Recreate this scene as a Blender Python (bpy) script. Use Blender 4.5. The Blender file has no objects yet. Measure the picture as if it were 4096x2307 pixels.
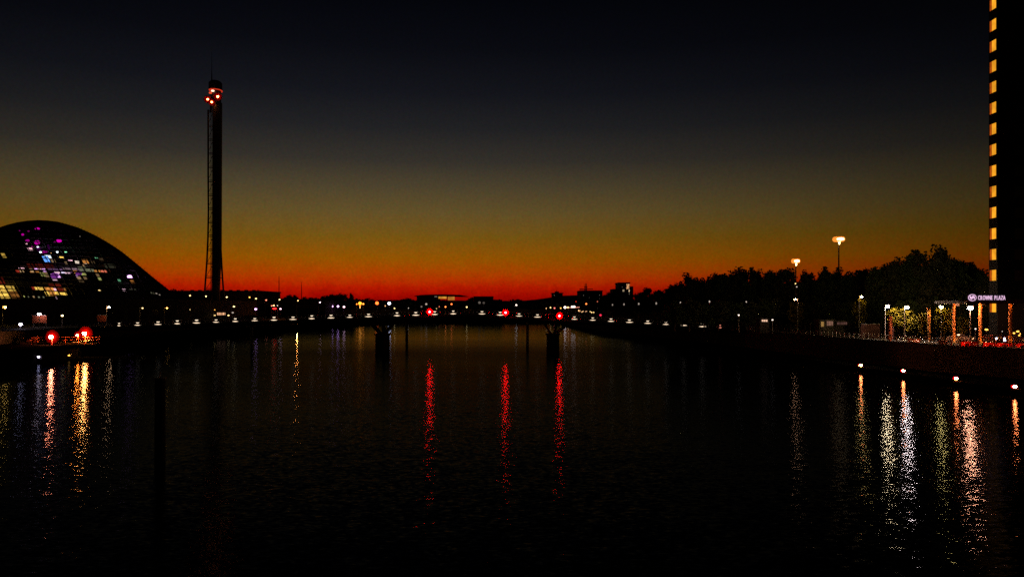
import bpy, math, random
from mathutils import Vector, Quaternion
random.seed(7)
sc = bpy.context.scene
col = sc.collection

# ------------------------------------------------------------------ camera
EYE = 12.0; F = 3072.0; CX = 2048.0; HY = 1225.0
cd = bpy.data.cameras.new('camera'); cam = bpy.data.objects.new('camera', cd); col.objects.link(cam)
cam.location = (0, 0, EYE); cam.rotation_euler = (math.pi/2, 0, 0)
cd.sensor_width = 36; cd.lens = 27; cd.shift_y = (HY-1153.5)/4096
cd.clip_start = 0.5; cd.clip_end = 20000
sc.camera = cam
sc.view_settings.view_transform = 'Standard'; sc.view_settings.look = 'None'
sc.view_settings.exposure = 0; sc.view_settings.gamma = 1
try: sc.view_settings.use_curve_mapping = False
except Exception: pass

# ------------------------------------------------------------------ sky (sun already below the horizon)
def lin(c):
    return tuple(((v/255)/12.92 if v/255 <= .04045 else ((v/255+.055)/1.055)**2.4) for v in c)
w = bpy.data.worlds.new('World'); sc.world = w; w.use_nodes = True
nt = w.node_tree; nt.nodes.clear()
def N(t, **k):
    n = nt.nodes.new(t)
    for a, b in k.items(): setattr(n, a, b)
    return n
def M_(op, a, b=None):
    n = nt.nodes.new('ShaderNodeMath'); n.operation = op
    for i, v in enumerate((a, b)):
        if v is None: continue
        if hasattr(v, 'links'): nt.links.new(v, n.inputs[i])
        else: n.inputs[i].default_value = v
    return n.outputs[0]
tc = N('ShaderNodeTexCoord'); sep = N('ShaderNodeSeparateXYZ')
nt.links.new(tc.outputs['Generated'], sep.inputs[0])
noi = N('ShaderNodeTexNoise'); noi.inputs['Scale'].default_value = 55; noi.inputs['Detail'].default_value = 6; noi.inputs['Roughness'].default_value = .75
nt.links.new(tc.outputs['Generated'], noi.inputs['Vector'])
pos = M_('MULTIPLY', sep.outputs[2], 2.0)
pos = M_('ADD', pos, M_('MULTIPLY', M_('SUBTRACT', noi.outputs[0], .5), .03))
ramp = N('ShaderNodeValToRGB'); cr = ramp.color_ramp
stops = [(1225,(112,4,0)),(1200,(142,5,0)),(1180,(160,9,0)),(1150,(177,26,0)),(1120,(177,50,0)),(1085,(166,68,0)),(1035,(146,82,2)),
         (950,(118,84,18)),(850,(97,79,40)),(750,(76,66,45)),(650,(52,48,42)),(520,(33,33,35)),(380,(20,21,27)),(200,(10,11,17)),(0,(4,5,10))]
els = cr.elements
while len(els) > 1: els.remove(els[-1])
for i, (y, c) in enumerate(stops):
    t = (HY-y)/F; z = t/math.sqrt(1+t*t); p = min(1, z*2)
    e = els[0] if i == 0 else els.new(p)
    e.position = p; e.color = (*lin(c), 1)
e = els.new(1.0); e.color = (*lin((3,4,8)), 1)
nt.links.new(pos, ramp.inputs[0])
# the afterglow is strongest over the place where the sun went down and falls off round the horizon
az = math.radians(-11)
dot = M_('ADD', M_('MULTIPLY', sep.outputs[0], math.sin(az)), M_('MULTIPLY', sep.outputs[1], math.cos(az)))
ln = M_('SQRT', M_('ADD', M_('MULTIPLY', sep.outputs[0], sep.outputs[0]), M_('MULTIPLY', sep.outputs[1], sep.outputs[1])))
cosd = M_('MAXIMUM', M_('DIVIDE', dot, M_('MAXIMUM', ln, .001)), 0.0)
fac = M_('ADD', M_('MULTIPLY', M_('POWER', cosd, 4.0), .93), .07)
fac = M_('MULTIPLY', fac, M_('ADD', .86, M_('MULTIPLY', noi.outputs[0], .28)))
mul = N('ShaderNodeVectorMath', operation='SCALE')
nt.links.new(ramp.outputs[0], mul.inputs[0]); nt.links.new(fac, mul.inputs['Scale'])
fine = N('ShaderNodeTexNoise'); fine.inputs['Scale'].default_value = 330; fine.inputs['Detail'].default_value = 3; fine.inputs['Roughness'].default_value = .8
nt.links.new(tc.outputs['Generated'], fine.inputs['Vector'])
fm = N('ShaderNodeVectorMath', operation='MULTIPLY_ADD'); fm.inputs[1].default_value = (.95,.7,.9); fm.inputs[2].default_value = (.525,.65,.55)
nt.links.new(fine.outputs['Color'], fm.inputs[0])
mul2 = N('ShaderNodeVectorMath', operation='MULTIPLY'); nt.links.new(mul.outputs[0], mul2.inputs[0]); nt.links.new(fm.outputs[0], mul2.inputs[1]); mul = mul2
bg = N('ShaderNodeBackground'); bg.inputs[1].default_value = 1.0
wo = N('ShaderNodeOutputWorld')
nt.links.new(mul.outputs[0], bg.inputs[0]); nt.links.new(bg.outputs[0], wo.inputs[0])

# ------------------------------------------------------------------ helpers
def P(x, y, D): return Vector(((x-CX)/F*D, D, EYE+(HY-y)/F*D))
def W(px, D): return px/F*D

class MB:
    def __init__(s): s.v = []; s.f = []
    def box(s, x0, x1, y0, y1, z0, z1):
        b = len(s.v)
        s.v += [(x0,y0,z0),(x1,y0,z0),(x1,y1,z0),(x0,y1,z0),(x0,y0,z1),(x1,y0,z1),(x1,y1,z1),(x0,y1,z1)]
        s.f += [tuple(b+i for i in q) for q in ((0,3,2,1),(4,5,6,7),(0,1,5,4),(1,2,6,5),(2,3,7,6),(3,0,4,7))]
        return s
    def tube(s, p0, p1, r0, r1=None, n=6, cap=True):
        r1 = r0 if r1 is None else r1
        p0 = Vector(p0); p1 = Vector(p1); d = (p1-p0).normalized()
        a = d.orthogonal().normalized(); c = d.cross(a); b = len(s.v)
        for p, r in ((p0, r0), (p1, r1)):
            for i in range(n):
                t = 2*math.pi*i/n + math.pi/n
                s.v.append(tuple(p + a*r*math.cos(t) + c*r*math.sin(t)))
        for i in range(n): s.f.append((b+i, b+(i+1)%n, b+n+(i+1)%n, b+n+i))
        if cap: s.f += [tuple(b+n-1-i for i in range(n)), tuple(b+n+i for i in range(n))]
        return s
    def ell(s, c, rx, ry, rz, nu=10, nv=6):
        b = len(s.v); c = Vector(c)
        s.v.append((c.x, c.y, c.z-rz))
        for j in range(1, nv):
            ph = -math.pi/2 + math.pi*j/nv
            for i in range(nu):
                t = 2*math.pi*i/nu
                s.v.append((c.x+rx*math.cos(ph)*math.cos(t), c.y+ry*math.cos(ph)*math.sin(t), c.z+rz*math.sin(ph)))
        s.v.append((c.x, c.y, c.z+rz)); top = len(s.v)-1
        for i in range(nu):
            s.f.append((b, b+1+(i+1)%nu, b+1+i)); k = b+1+(nv-2)*nu
            s.f.append((top, k+i, k+(i+1)%nu))
        for j in range(nv-2):
            for i in range(nu):
                q = b+1+j*nu
                s.f.append((q+i, q+(i+1)%nu, q+nu+(i+1)%nu, q+nu+i))
        return s
    def poly(s, pts):
        b = len(s.v); s.v += [tuple(p) for p in pts]; s.f.append(tuple(range(b, b+len(pts)))); return s
    def prism(s, pts, z0, z1):           # footprint polygon, counter-clockwise
        n = len(pts); b = len(s.v)
        s.v += [(p[0], p[1], z0) for p in pts] + [(p[0], p[1], z1) for p in pts]
        s.f += [tuple(b+n-1-i for i in range(n)), tuple(b+n+i for i in range(n))]
        for i in range(n): s.f.append((b+i, b+(i+1)%n, b+n+(i+1)%n, b+n+i))
        return s
    def loft(s, rings, close=True, cap=True):
        b = len(s.v); n = len(rings[0])
        for r in rings: s.v += [tuple(p) for p in r]
        for j in range(len(rings)-1):
            for i in range(n if close else n-1):
                s.f.append((b+j*n+i, b+j*n+(i+1)%n, b+(j+1)*n+(i+1)%n, b+(j+1)*n+i))
        if cap: s.f += [tuple(b+n-1-i for i in range(n)), tuple(b+(len(rings)-1)*n+i for i in range(n))]
        return s
    def mesh(s, name, m, origin=(0,0,0), smooth=False):
        me = bpy.data.meshes.new(name); o = Vector(origin)
        me.from_pydata([tuple(Vector(v)-o) for v in s.v], [], s.f); me.materials.append(m)
        if smooth:
            for p in me.polygons: p.use_smooth = True
        me.update(); return me
    def build(s, name, m, parent=None, smooth=False):
        if parent is not None: org = parent['_o'] if '_o' in parent else (0,0,0)
        else:
            xs = [v[0] for v in s.v]; ys = [v[1] for v in s.v]; org = ((min(xs)+max(xs))/2, (min(ys)+max(ys))/2, min(v[2] for v in s.v))
        ob = bpy.data.objects.new(name, s.mesh(name, m, org, smooth)); col.objects.link(ob)
        if parent is not None: ob.parent = parent; ob['_o'] = org
        else: ob.location = org; ob['_o'] = org
        return ob

def thing(name, label, cat, loc, group=None):
    o = bpy.data.objects.new(name, None); col.objects.link(o); o.location = loc
    o.empty_display_size = .5
    o['label'] = label; o['category'] = cat; o['_o'] = tuple(loc)
    if group: o['group'] = group
    return o
def tag(o, label=None, cat=None, group=None, kind=None):
    if label: o['label'] = label
    if cat: o['category'] = cat
    if group: o['group'] = group
    if kind: o['kind'] = kind
    return o

# materials
def mat(name, c, rough=.7, metal=0, var=.25, scale=1.5, bump=0.0):
    m = bpy.data.materials.new(name); m.use_nodes = True; t = m.node_tree; b = t.nodes['Principled BSDF']
    b.inputs['Roughness'].default_value = rough; b.inputs['Metallic'].default_value = metal
    if rough >= .6: b.inputs['Specular IOR Level'].default_value = .08
    n = t.nodes.new('ShaderNodeTexNoise'); n.inputs['Scale'].default_value = scale; n.inputs['Detail'].default_value = 5
    co = t.nodes.new('ShaderNodeTexCoord'); t.links.new(co.outputs['Object'], n.inputs['Vector'])
    r = t.nodes.new('ShaderNodeValToRGB')
    r.color_ramp.elements[0].color = (*[v*(1-var) for v in c], 1); r.color_ramp.elements[1].color = (*[min(1, v*(1+var)) for v in c], 1)
    r.color_ramp.elements[0].position = .3; r.color_ramp.elements[1].position = .7
    t.links.new(n.outputs[0], r.inputs[0]); t.links.new(r.outputs[0], b.inputs['Base Color'])
    if bump:
        bp = t.nodes.new('ShaderNodeBump'); bp.inputs['Strength'].default_value = bump; bp.inputs['Distance'].default_value = .05
        t.links.new(n.outputs[0], bp.inputs['Height']); t.links.new(bp.outputs[0], b.inputs['Normal'])
    return m
_em = {}
def emat(c, s, name='lamp_glow'):
    k = (tuple(c), s)
    if k not in _em:
        m = bpy.data.materials.new(name); m.use_nodes = True; t = m.node_tree; t.nodes.clear()
        e = t.nodes.new('ShaderNodeEmission'); o = t.nodes.new('ShaderNodeOutputMaterial')
        e.inputs[0].default_value = (*c, 1); e.inputs[1].default_value = s; t.links.new(e.outputs[0], o.inputs[0])
        _em[k] = m
    return _em[k]
def emat_noisy(c, s, scale=.8, name='lit_interior', lo=.45):   # a lit room behind a blind: uneven light
    m = bpy.data.materials.new(name); m.use_nodes = True; t = m.node_tree; t.nodes.clear()
    e = t.nodes.new('ShaderNodeEmission'); o = t.nodes.new('ShaderNodeOutputMaterial')
    co = t.nodes.new('ShaderNodeTexCoord'); n = t.nodes.new('ShaderNodeTexNoise'); n.inputs['Scale'].default_value = scale; n.inputs['Detail'].default_value = 3
    mr = t.nodes.new('ShaderNodeMapRange'); mr.inputs[1].default_value = .3; mr.inputs[2].default_value = .7
    mr.inputs[3].default_value = s*lo; mr.inputs[4].default_value = s*1.25
    t.links.new(co.outputs['Object'], n.inputs['Vector']); t.links.new(n.outputs[0], mr.inputs[0])
    e.inputs[0].default_value = (*c, 1); t.links.new(mr.outputs[0], e.inputs[1]); t.links.new(e.outputs[0], o.inputs[0])
    return m

CONC = mat('weathered_concrete', (.09,.085,.08), .85, scale=.6, bump=.3)
STONE = mat('wet_quay_stone', (.004,.0037,.0034), .9, scale=.5, bump=.5)
HOTELW = mat('hotel_dark_cladding', (.018,.018,.018), .8, scale=.3)
LOWW = mat('low_wall_render', (.03,.013,.011), .9, scale=1.2, var=.5)
BRST = mat('bridge_dark_steel', (.010,.010,.010), .75)
STEEL = mat('painted_steel', (.06,.062,.065), .5, .3, scale=2)
GALV = mat('galvanised_steel', (.3,.29,.28), .45, .4, scale=3)
DARK = mat('dark_metal', (.05,.05,.055), .5, .5)
CLAD = mat('dark_metal_cladding', (.06,.06,.065), .5, .7, scale=.3)
BRICK = mat('dark_brick', (.07,.045,.035), .85, scale=.8)
RENDERED = mat('dark_rendered_wall', (.07,.065,.06), .8, scale=.4)
ROOF = mat('roof_felt', (.08,.08,.08), .9)
ASPH = mat('asphalt', (.03,.03,.03), .9, scale=.4)
GRASS = mat('rough_grass', (.05,.07,.03), 1, scale=.3, bump=.6)
LEAF = mat('foliage', (.055,.085,.025), .8, var=.5, scale=.6)
LEAF2 = mat('foliage_dull', (.06,.07,.03), .8, var=.5, scale=.6)
LEAFY = mat('foliage_yellow_green', (.065,.055,.004), .8, var=.5, scale=1.2)
BARK = mat('bark', (.09,.07,.05), .95, scale=3, bump=.6)
TIMBER = mat('wet_timber', (.03,.024,.018), .8, scale=2, bump=.5)
REDM = mat('deep_red_signal_board', (.10,.0006,.0006), .9, var=.1)  # for plates added behind red lamps to form their halo
REDS = mat('deep_red_reflector', (.009,.00012,.00004), .9, var=.1)  # darker red for the same kind of added halo plates
BLACK = mat('matt_black', (.004,.004,.004), 1)
for m_ in (REDM, REDS, BLACK, STONE): m_.node_tree.nodes['Principled BSDF'].inputs['Specular IOR Level'].default_value = 0
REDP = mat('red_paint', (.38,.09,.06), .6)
SIGNR = mat('sign_panel_red_brown', (.30,.075,.035), .6, scale=2.5)
TERRA = mat('terracotta_planter', (.4,.14,.09), .8)
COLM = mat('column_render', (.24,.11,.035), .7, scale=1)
CARP = mat('car_paint', (.09,.02,.02), .3, .3)
CARP2 = mat('car_paint_grey', (.14,.13,.14), .3, .3)
TYRE = mat('rubber', (.02,.02,.02), .9)
GLAS = mat('dark_glass', (.02,.02,.025), .08)

# ------------------------------------------------------------------ river
def water_mat():
    m = bpy.data.materials.new('river_water'); m.use_nodes = True; t = m.node_tree; t.nodes.clear()
    df = t.nodes.new('ShaderNodeBsdfDiffuse'); df.inputs[0].default_value = (.003,.0035,.003,1)
    b = t.nodes.new('ShaderNodeBsdfGlossy'); b.distribution = 'BECKMANN'; b.inputs['Roughness'].default_value = .145; b.inputs[0].default_value = (.18,.18,.18,1)
    fr = t.nodes.new('ShaderNodeFresnel'); fr.inputs[0].default_value = 1.33
    mx = t.nodes.new('ShaderNodeMixShader'); wo_ = t.nodes.new('ShaderNodeOutputMaterial')
    t.links.new(fr.outputs[0], mx.inputs[0]); t.links.new(df.outputs[0], mx.inputs[1]); t.links.new(b.outputs[0], mx.inputs[2]); t.links.new(mx.outputs[0], wo_.inputs[0])
    g = t.nodes.new('ShaderNodeNewGeometry')
    def layer(scale, amp, det, stretch):
        mp = t.nodes.new('ShaderNodeMapping'); mp.inputs['Scale'].default_value = (scale*stretch, scale, scale)
        t.links.new(g.outputs['Position'], mp.inputs[0])
        n = t.nodes.new('ShaderNodeTexNoise'); n.inputs['Scale'].default_value = 1; n.inputs['Detail'].default_value = det
        t.links.new(mp.outputs[0], n.inputs['Vector'])
        s = t.nodes.new('ShaderNodeVectorMath'); s.operation = 'SUBTRACT'; s.inputs[1].default_value = (.5,.5,.5)
        t.links.new(n.outputs['Color'], s.inputs[0])
        k = t.nodes.new('ShaderNodeVectorMath'); k.operation = 'MULTIPLY'; k.inputs[1].default_value = (amp*.5, amp, 0)
        t.links.new(s.outputs[0], k.inputs[0]); return k.outputs[0]
    a = layer(5.5, .35, 1.5, .5); c = layer(2.0, .13, 1, .6); d = layer(.25, .03, 2, .5)
    ad = t.nodes.new('ShaderNodeVectorMath'); ad.operation = 'ADD'; t.links.new(a, ad.inputs[0]); t.links.new(c, ad.inputs[1])
    # calmer and livelier patches of water
    pn = t.nodes.new('ShaderNodeTexNoise'); pn.inputs['Scale'].default_value = 1; pn.inputs['Detail'].default_value = 3
    pm = t.nodes.new('ShaderNodeMapping'); pm.inputs['Scale'].default_value = (.012,.035,1); t.links.new(g.outputs['Position'], pm.inputs[0]); t.links.new(pm.outputs[0], pn.inputs['Vector'])
    pr = t.nodes.new('ShaderNodeMapRange'); pr.inputs[1].default_value = .35; pr.inputs[2].default_value = .65; pr.inputs[3].default_value = .7; pr.inputs[4].default_value = 1.15
    t.links.new(pn.outputs[0], pr.inputs[0])
    # sheltered, calmer reach upstream of the footbridge
    sy = t.nodes.new('ShaderNodeSeparateXYZ'); t.links.new(g.outputs['Position'], sy.inputs[0])
    cm = t.nodes.new('ShaderNodeMapRange'); cm.inputs[1].default_value = 214; cm.inputs[2].default_value = 300; cm.inputs[3].default_value = 1; cm.inputs[4].default_value = .3
    t.links.new(sy.outputs[1], cm.inputs[0])
    pm2 = t.nodes.new('ShaderNodeMath'); pm2.operation = 'MULTIPLY'; t.links.new(pr.outputs[0], pm2.inputs[0]); t.links.new(cm.outputs[0], pm2.inputs[1]); pr = pm2
    sc_ = t.nodes.new('ShaderNodeVectorMath'); sc_.operation = 'SCALE'; t.links.new(ad.outputs[0], sc_.inputs[0]); t.links.new(pr.outputs[0], sc_.inputs['Scale'])
    ad2 = t.nodes.new('ShaderNodeVectorMath'); ad2.operation = 'ADD'; t.links.new(sc_.outputs[0], ad2.inputs[0]); t.links.new(d, ad2.inputs[1])
    up = t.nodes.new('ShaderNodeVectorMath'); up.operation = 'ADD'; up.inputs[1].default_value = (0,0,1); t.links.new(ad2.outputs[0], up.inputs[0])
    nn = t.nodes.new('ShaderNodeVectorMath'); nn.operation = 'NORMALIZE'; t.links.new(up.outputs[0], nn.inputs[0])
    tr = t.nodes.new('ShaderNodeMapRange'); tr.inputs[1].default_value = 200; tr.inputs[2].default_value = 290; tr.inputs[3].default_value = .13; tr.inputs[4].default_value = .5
    t.links.new(sy.outputs[1], tr.inputs[0]); tv = t.nodes.new('ShaderNodeVectorMath'); tv.operation = 'SCALE'; tv.inputs[0].default_value = (.86, 1, 1.3); t.links.new(tr.outputs[0], tv.inputs['Scale']); t.links.new(tv.outputs[0], b.inputs['Color'])   # reflection tint raised beyond the bridge to brighten the water
    t.links.new(nn.outputs[0], b.inputs['Normal']); t.links.new(nn.outputs[0], fr.inputs['Normal'])
    return m
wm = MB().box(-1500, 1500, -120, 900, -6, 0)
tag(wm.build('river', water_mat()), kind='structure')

# ------------------------------------------------------------------ banks
LB = [(-96,-120),(-98,60),(-99,130),(-101,162),(-105,198),(-109,238),(-114,307),(-104,396),(-96,470),(-80,600)]
LB2 = [(-116,-120),(-118,60),(-119,130),(-121,162),(-123,198),(-125,238),(-128,307),(-116,396),(-106,470),(-88,600)]
def bank(name, edge, sgn, z0, z1, m, far=6000):
    pts = list(edge) + [(sgn*far, edge[-1][1]), (sgn*far, edge[0][1])]
    if sgn > 0: pass
    else: pts = pts[::-1]
    if sgn > 0: pts = pts[::-1]
    # orientation fix
    A = sum(pts[i][0]*pts[(i+1)%len(pts)][1]-pts[(i+1)%len(pts)][0]*pts[i][1] for i in range(len(pts)))
    if A < 0: pts = pts[::-1]
    return tag(MB().prism(pts, z0, z1).build(name, m), kind='structure')
bank('left_quay', LB, -1, -3, 2.9, STONE)
bank('left_bank', LB2, -1, 2.6, 6.0, ASPH)
RB = [(71,-120),(70,60),(67.5,103),(65.65,113.5),(65.4,128.5),(63.7,140),(62.5,170),(59,210),(52,260),(37,351),(30,470),(40,600)]
RB2 = [(81,-120),(80.5,100),(78.5,119),(73,133),(69,160),(64,210),(57,260),(42,351),(36,470),(46,600)]
bank('right_quay', RB, 1, -3, .75, STONE)
bank('right_bank', RB2, 1, .6, 5.5, ASPH)
tag(MB().box(-9000, 9000, 600, 9000, -3, 5.8).build('far_ground', GRASS), kind='structure')
# low hills closing the valley
rings = [[], [], []]
for i in range(161):
    x = -3600 + i*45
    h = 20 + 9*math.sin(i*.23+1) + 6*math.sin(i*.61) + random.uniform(-1.5, 1.5)
    if x > 150: h += 5
    rings[0].append((x, 2500, 5)); rings[1].append((x, 2700, 12+h)); rings[2].append((x, 3100, 5))
hm = MB().loft(rings, close=False, cap=False).build('far_hills', GRASS); tag(hm, kind='structure')

# quay copings and ladders give the walls an edge
def coping(name, edge, z, label, side):
    t = thing(name, label, 'quay edge', (*edge[3], z))
    for i in range(1, len(edge)-3):
        a = Vector((*edge[i], z)); b = Vector((*edge[i+1], z)); d = (b-a); L = d.length; d.normalize(); n = Vector((-d.y, d.x, 0))*.3
        k = max(1, int(L/6))
        for j in range(k):
            p = a + d*(L*j/k+.03); q = a + d*(L*(j+1)/k-.03)
            m = MB(); m.loft([[p-n, p+n, p+n+Vector((0,0,.22)), p-n+Vector((0,0,.22))], [q-n, q+n, q+n+Vector((0,0,.22)), q-n+Vector((0,0,.22))]])
            m.build('coping_stone', STONE, t)
    return t
coping('quay_coping', LB, 2.904, 'dark stone coping along the left river edge below the lit dome', -1)
coping('quay_coping', RB, .754, 'low dark quay edge along the right bank carrying four red lights', 1)

# ------------------------------------------------------------------ lamps
LK = 1.0
def boost(s): return s*1.7 if s > 45 else s
def bulb(parent, p, rx, rz, c, s, name='lamp_lens', nu=8, nv=5):
    o = MB().ell(p, rx, rx*.8, rz, nu, nv).build(name, emat(c, boost(s)), parent); return o
WHITE=(1,.8,.66); WARM=(1,.5,.2); SODIUM=(1,.45,.12); VIOLET=(.85,.72,1); PINK=(1,.6,.75); RED=(1,.03,.01); REDW=(1,.22,.12); YELLOW=(1,.66,.24); AMBER=(1,.42,.06)
def street_lamp(x, y, D, g, c, s, r, label, group='street lamps on the left bank', arm=-1, name='street_lamp', cat='street lamp', flat=.6, pr=.09):
    p = P(x, y, D); ax = p.x + arm*W(10, D)*(1 if abs(arm) > 0 else 0)
    t = thing(name, label, cat, (ax, D, g), group)
    top = p.z + .25
    MB().tube((ax, D, g), (ax, D, top), pr*1.3, pr*.8, 6).build('pole', GALV, t)
    if arm:
        m = MB().tube((ax, D, top-.05), (p.x, D, top+.08), pr*.6, pr*.5, 5); m.build('arm', GALV, t)
    MB().box(p.x-r*1.2, p.x+r*1.2, D-r*.7, D+r*.7, p.z+r*flat+.01, p.z+r*flat+.16).build('lamp_head', DARK, t)
    bulb(t, p, r, r*flat, c, s)
    return t
def low_light(x, y, D, g, c, s, rx, rz, label, group, name='quay_light', cat='light', post=.05):
    p = P(x, y, D); t = thing(name, label, cat, (p.x, D, g), group)
    if p.z-rz > g: MB().tube((p.x, D, g), (p.x, D, p.z-rz*.6), post, post, 6).build('post', DARK, t)
    MB().box(p.x-rx*.9, p.x+rx*.9, D+rx*.5, D+rx*.5+.12, p.z-rz*1.1, p.z+rz*1.1).build('lamp_housing', DARK, t)
    bulb(t, p, rx, rz, c, s)
    return t

# ------------------------------------------------------------------ science centre dome
def arch_y(x):
    pts = [(-420,1195),(-330,1120),(-240,1050),(-160,990),(-80,938),(0,908),(40,895),(90,884),(150,880),(200,882),(240,888),(320,912),(400,950),(480,1000),(560,1065),(620,1115),(665,1150),(720,1195)]
    for (a, b), (c_, d) in zip(pts, pts[1:]):
        if a <= x <= c_: return b + (d-b)*(x-a)/(c_-a)
    return 1195
DD = 300
def PD(x, y, off=0): return P(x, y, DD + (1195-y)*.045 + off)
dome = thing('science_centre', 'large dark dome shaped science centre with coloured lights glowing inside', 'building', (P(150,1195,DD).x, DD, 6))
N_ = 44
xs = [-420 + (720+420)*(.5-.5*math.cos(math.pi*i/N_)) for i in range(N_+1)]
c0 = P(150, 1195, DD)
rings = []
for k in range(9):
    u = k/8; s_ = math.sqrt(max(0, 1-u**2.2)); 
    ring = []
    for x in xs:
        p = PD(x, arch_y(x)); q = Vector((c0.x-.60*u*60+(p.x-c0.x)*max(s_, .02), p.y+u*60, c0.z+(p.z-c0.z)*max(s_, .02))); ring.append(q)
    rings.append(ring)
MB().loft(rings, close=False, cap=False).build('shell', CLAD, dome, smooth=True)
# rim between the outline and the glazing
inner = []
for x in xs:
    xx = 150+(x-150)*.955; yy = 1195+(arch_y(x)-1195)*.93; inner.append((xx, yy))
MB().loft([[PD(x, arch_y(x), -.6) for x in xs], [PD(a, b, -.6) for a, b in inner]], close=False, cap=False).build('rim', CLAD, dome)
# short maintenance rungs that roughen the right hand edge
m = MB()
for i in range(34):
    x = 250+i*12.5; y = arch_y(x)
    m.tube(PD(x, y+1, -.3), PD(x+random.uniform(2,5), y-random.uniform(3,6), -.3), .07, .05, 4)
m.build('rungs', DARK, dome)['kind'] = 'stuff'
poly = [(a, b) for a, b in inner] + [(inner[-1][0], 1196), (inner[0][0], 1196)]
def inside(e0, e1, p): return (e1[0]-e0[0])*(p[1]-e0[1])-(e1[1]-e0[1])*(p[0]-e0[0]) >= 0
def clip(sub):
    out = sub
    for i in range(len(poly)):
        e0, e1 = poly[i], poly[(i+1) % len(poly)]
        if abs(e0[0]-e1[0])+abs(e0[1]-e1[1]) < 1e-6: continue
        inp, out = out, []
        for j in range(len(inp)):
            a, b = inp[j-1], inp[j]; ia, ib = inside(e0, e1, a), inside(e0, e1, b)
            if ia != ib:
                dx, dy = e1[0]-e0[0], e1[1]-e0[1]
                den = dx*(b[1]-a[1])-dy*(b[0]-a[0])
                t = (dy*(a[0]-e0[0])-dx*(a[1]-e0[1]))/den if abs(den) > 1e-9 else 0
                out.append((a[0]+t*(b[0]-a[0]), a[1]+t*(b[1]-a[1])))
            if ib: out.append(b)
        if not out: return []
    return out
def gm():
    m = bpy.data.materials.new('facade_glass'); m.use_nodes = True; t = m.node_tree; t.nodes.clear()
    a = t.nodes.new('ShaderNodeBsdfTransparent'); a.inputs[0].default_value = (.86,.88,.86,1)
    g = t.nodes.new('ShaderNodeBsdfGlossy'); g.inputs['Roughness'].default_value = .05; g.inputs[0].default_value = (.8,.8,.8,1)
    mx = t.nodes.new('ShaderNodeMixShader'); mx.inputs[0].default_value = .07; o = t.nodes.new('ShaderNodeOutputMaterial')
    t.links.new(a.outputs[0], mx.inputs[1]); t.links.new(g.outputs[0], mx.inputs[2]); t.links.new(mx.outputs[0], o.inputs[0]); return m
FG = gm()
SL = .55; RW = 16.5; CW = 26
def gx(u, v): return (u*CW + SL*(v*RW-320) + 20, 880 + v*RW + .045*(u*CW-150))
nrow = 20
npane = 0
for u in range(-5, 36):
    for v in range(0, nrow):
        cell = [gx(u+.03, v+.05), gx(u+.97, v+.05), gx(u+.97, v+.95), gx(u+.03, v+.95)]
        if max(c[0] for c in cell) < -12: continue
        c = clip(cell)
        if len(c) < 3: continue
        ar = abs(sum(c[i-1][0]*c[i][1]-c[i][0]*c[i-1][1] for i in range(len(c))))/2
        if ar < 60 or npane >= 300: continue
        MB().poly([PD(x, y, .12) for x, y in c]).build('pane', FG, dome); npane += 1
def bar(p, q, r, nm):
    seg = clip([p, q, (q[0]+.01, q[1]+.01)])
    if len(seg) < 2: return
    seg = sorted(seg, key=lambda s: s[1] if abs(p[1]-q[1]) > abs(p[0]-q[0]) else s[0])
    a, b = seg[0], seg[-1]
    if math.dist(a, b) < 6: return
    MB().tube(PD(*a), PD(*b), r, r, 4).build(nm, DARK, dome)
for u in range(-12, 36): bar(gx(u, -1), gx(u, nrow+1), .30 if u % 2 else .16, 'mullion')
for v in range(0, nrow+1): bar(gx(-20, v), gx(40, v), .17 if v % 4 else .32, 'transom')
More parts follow.
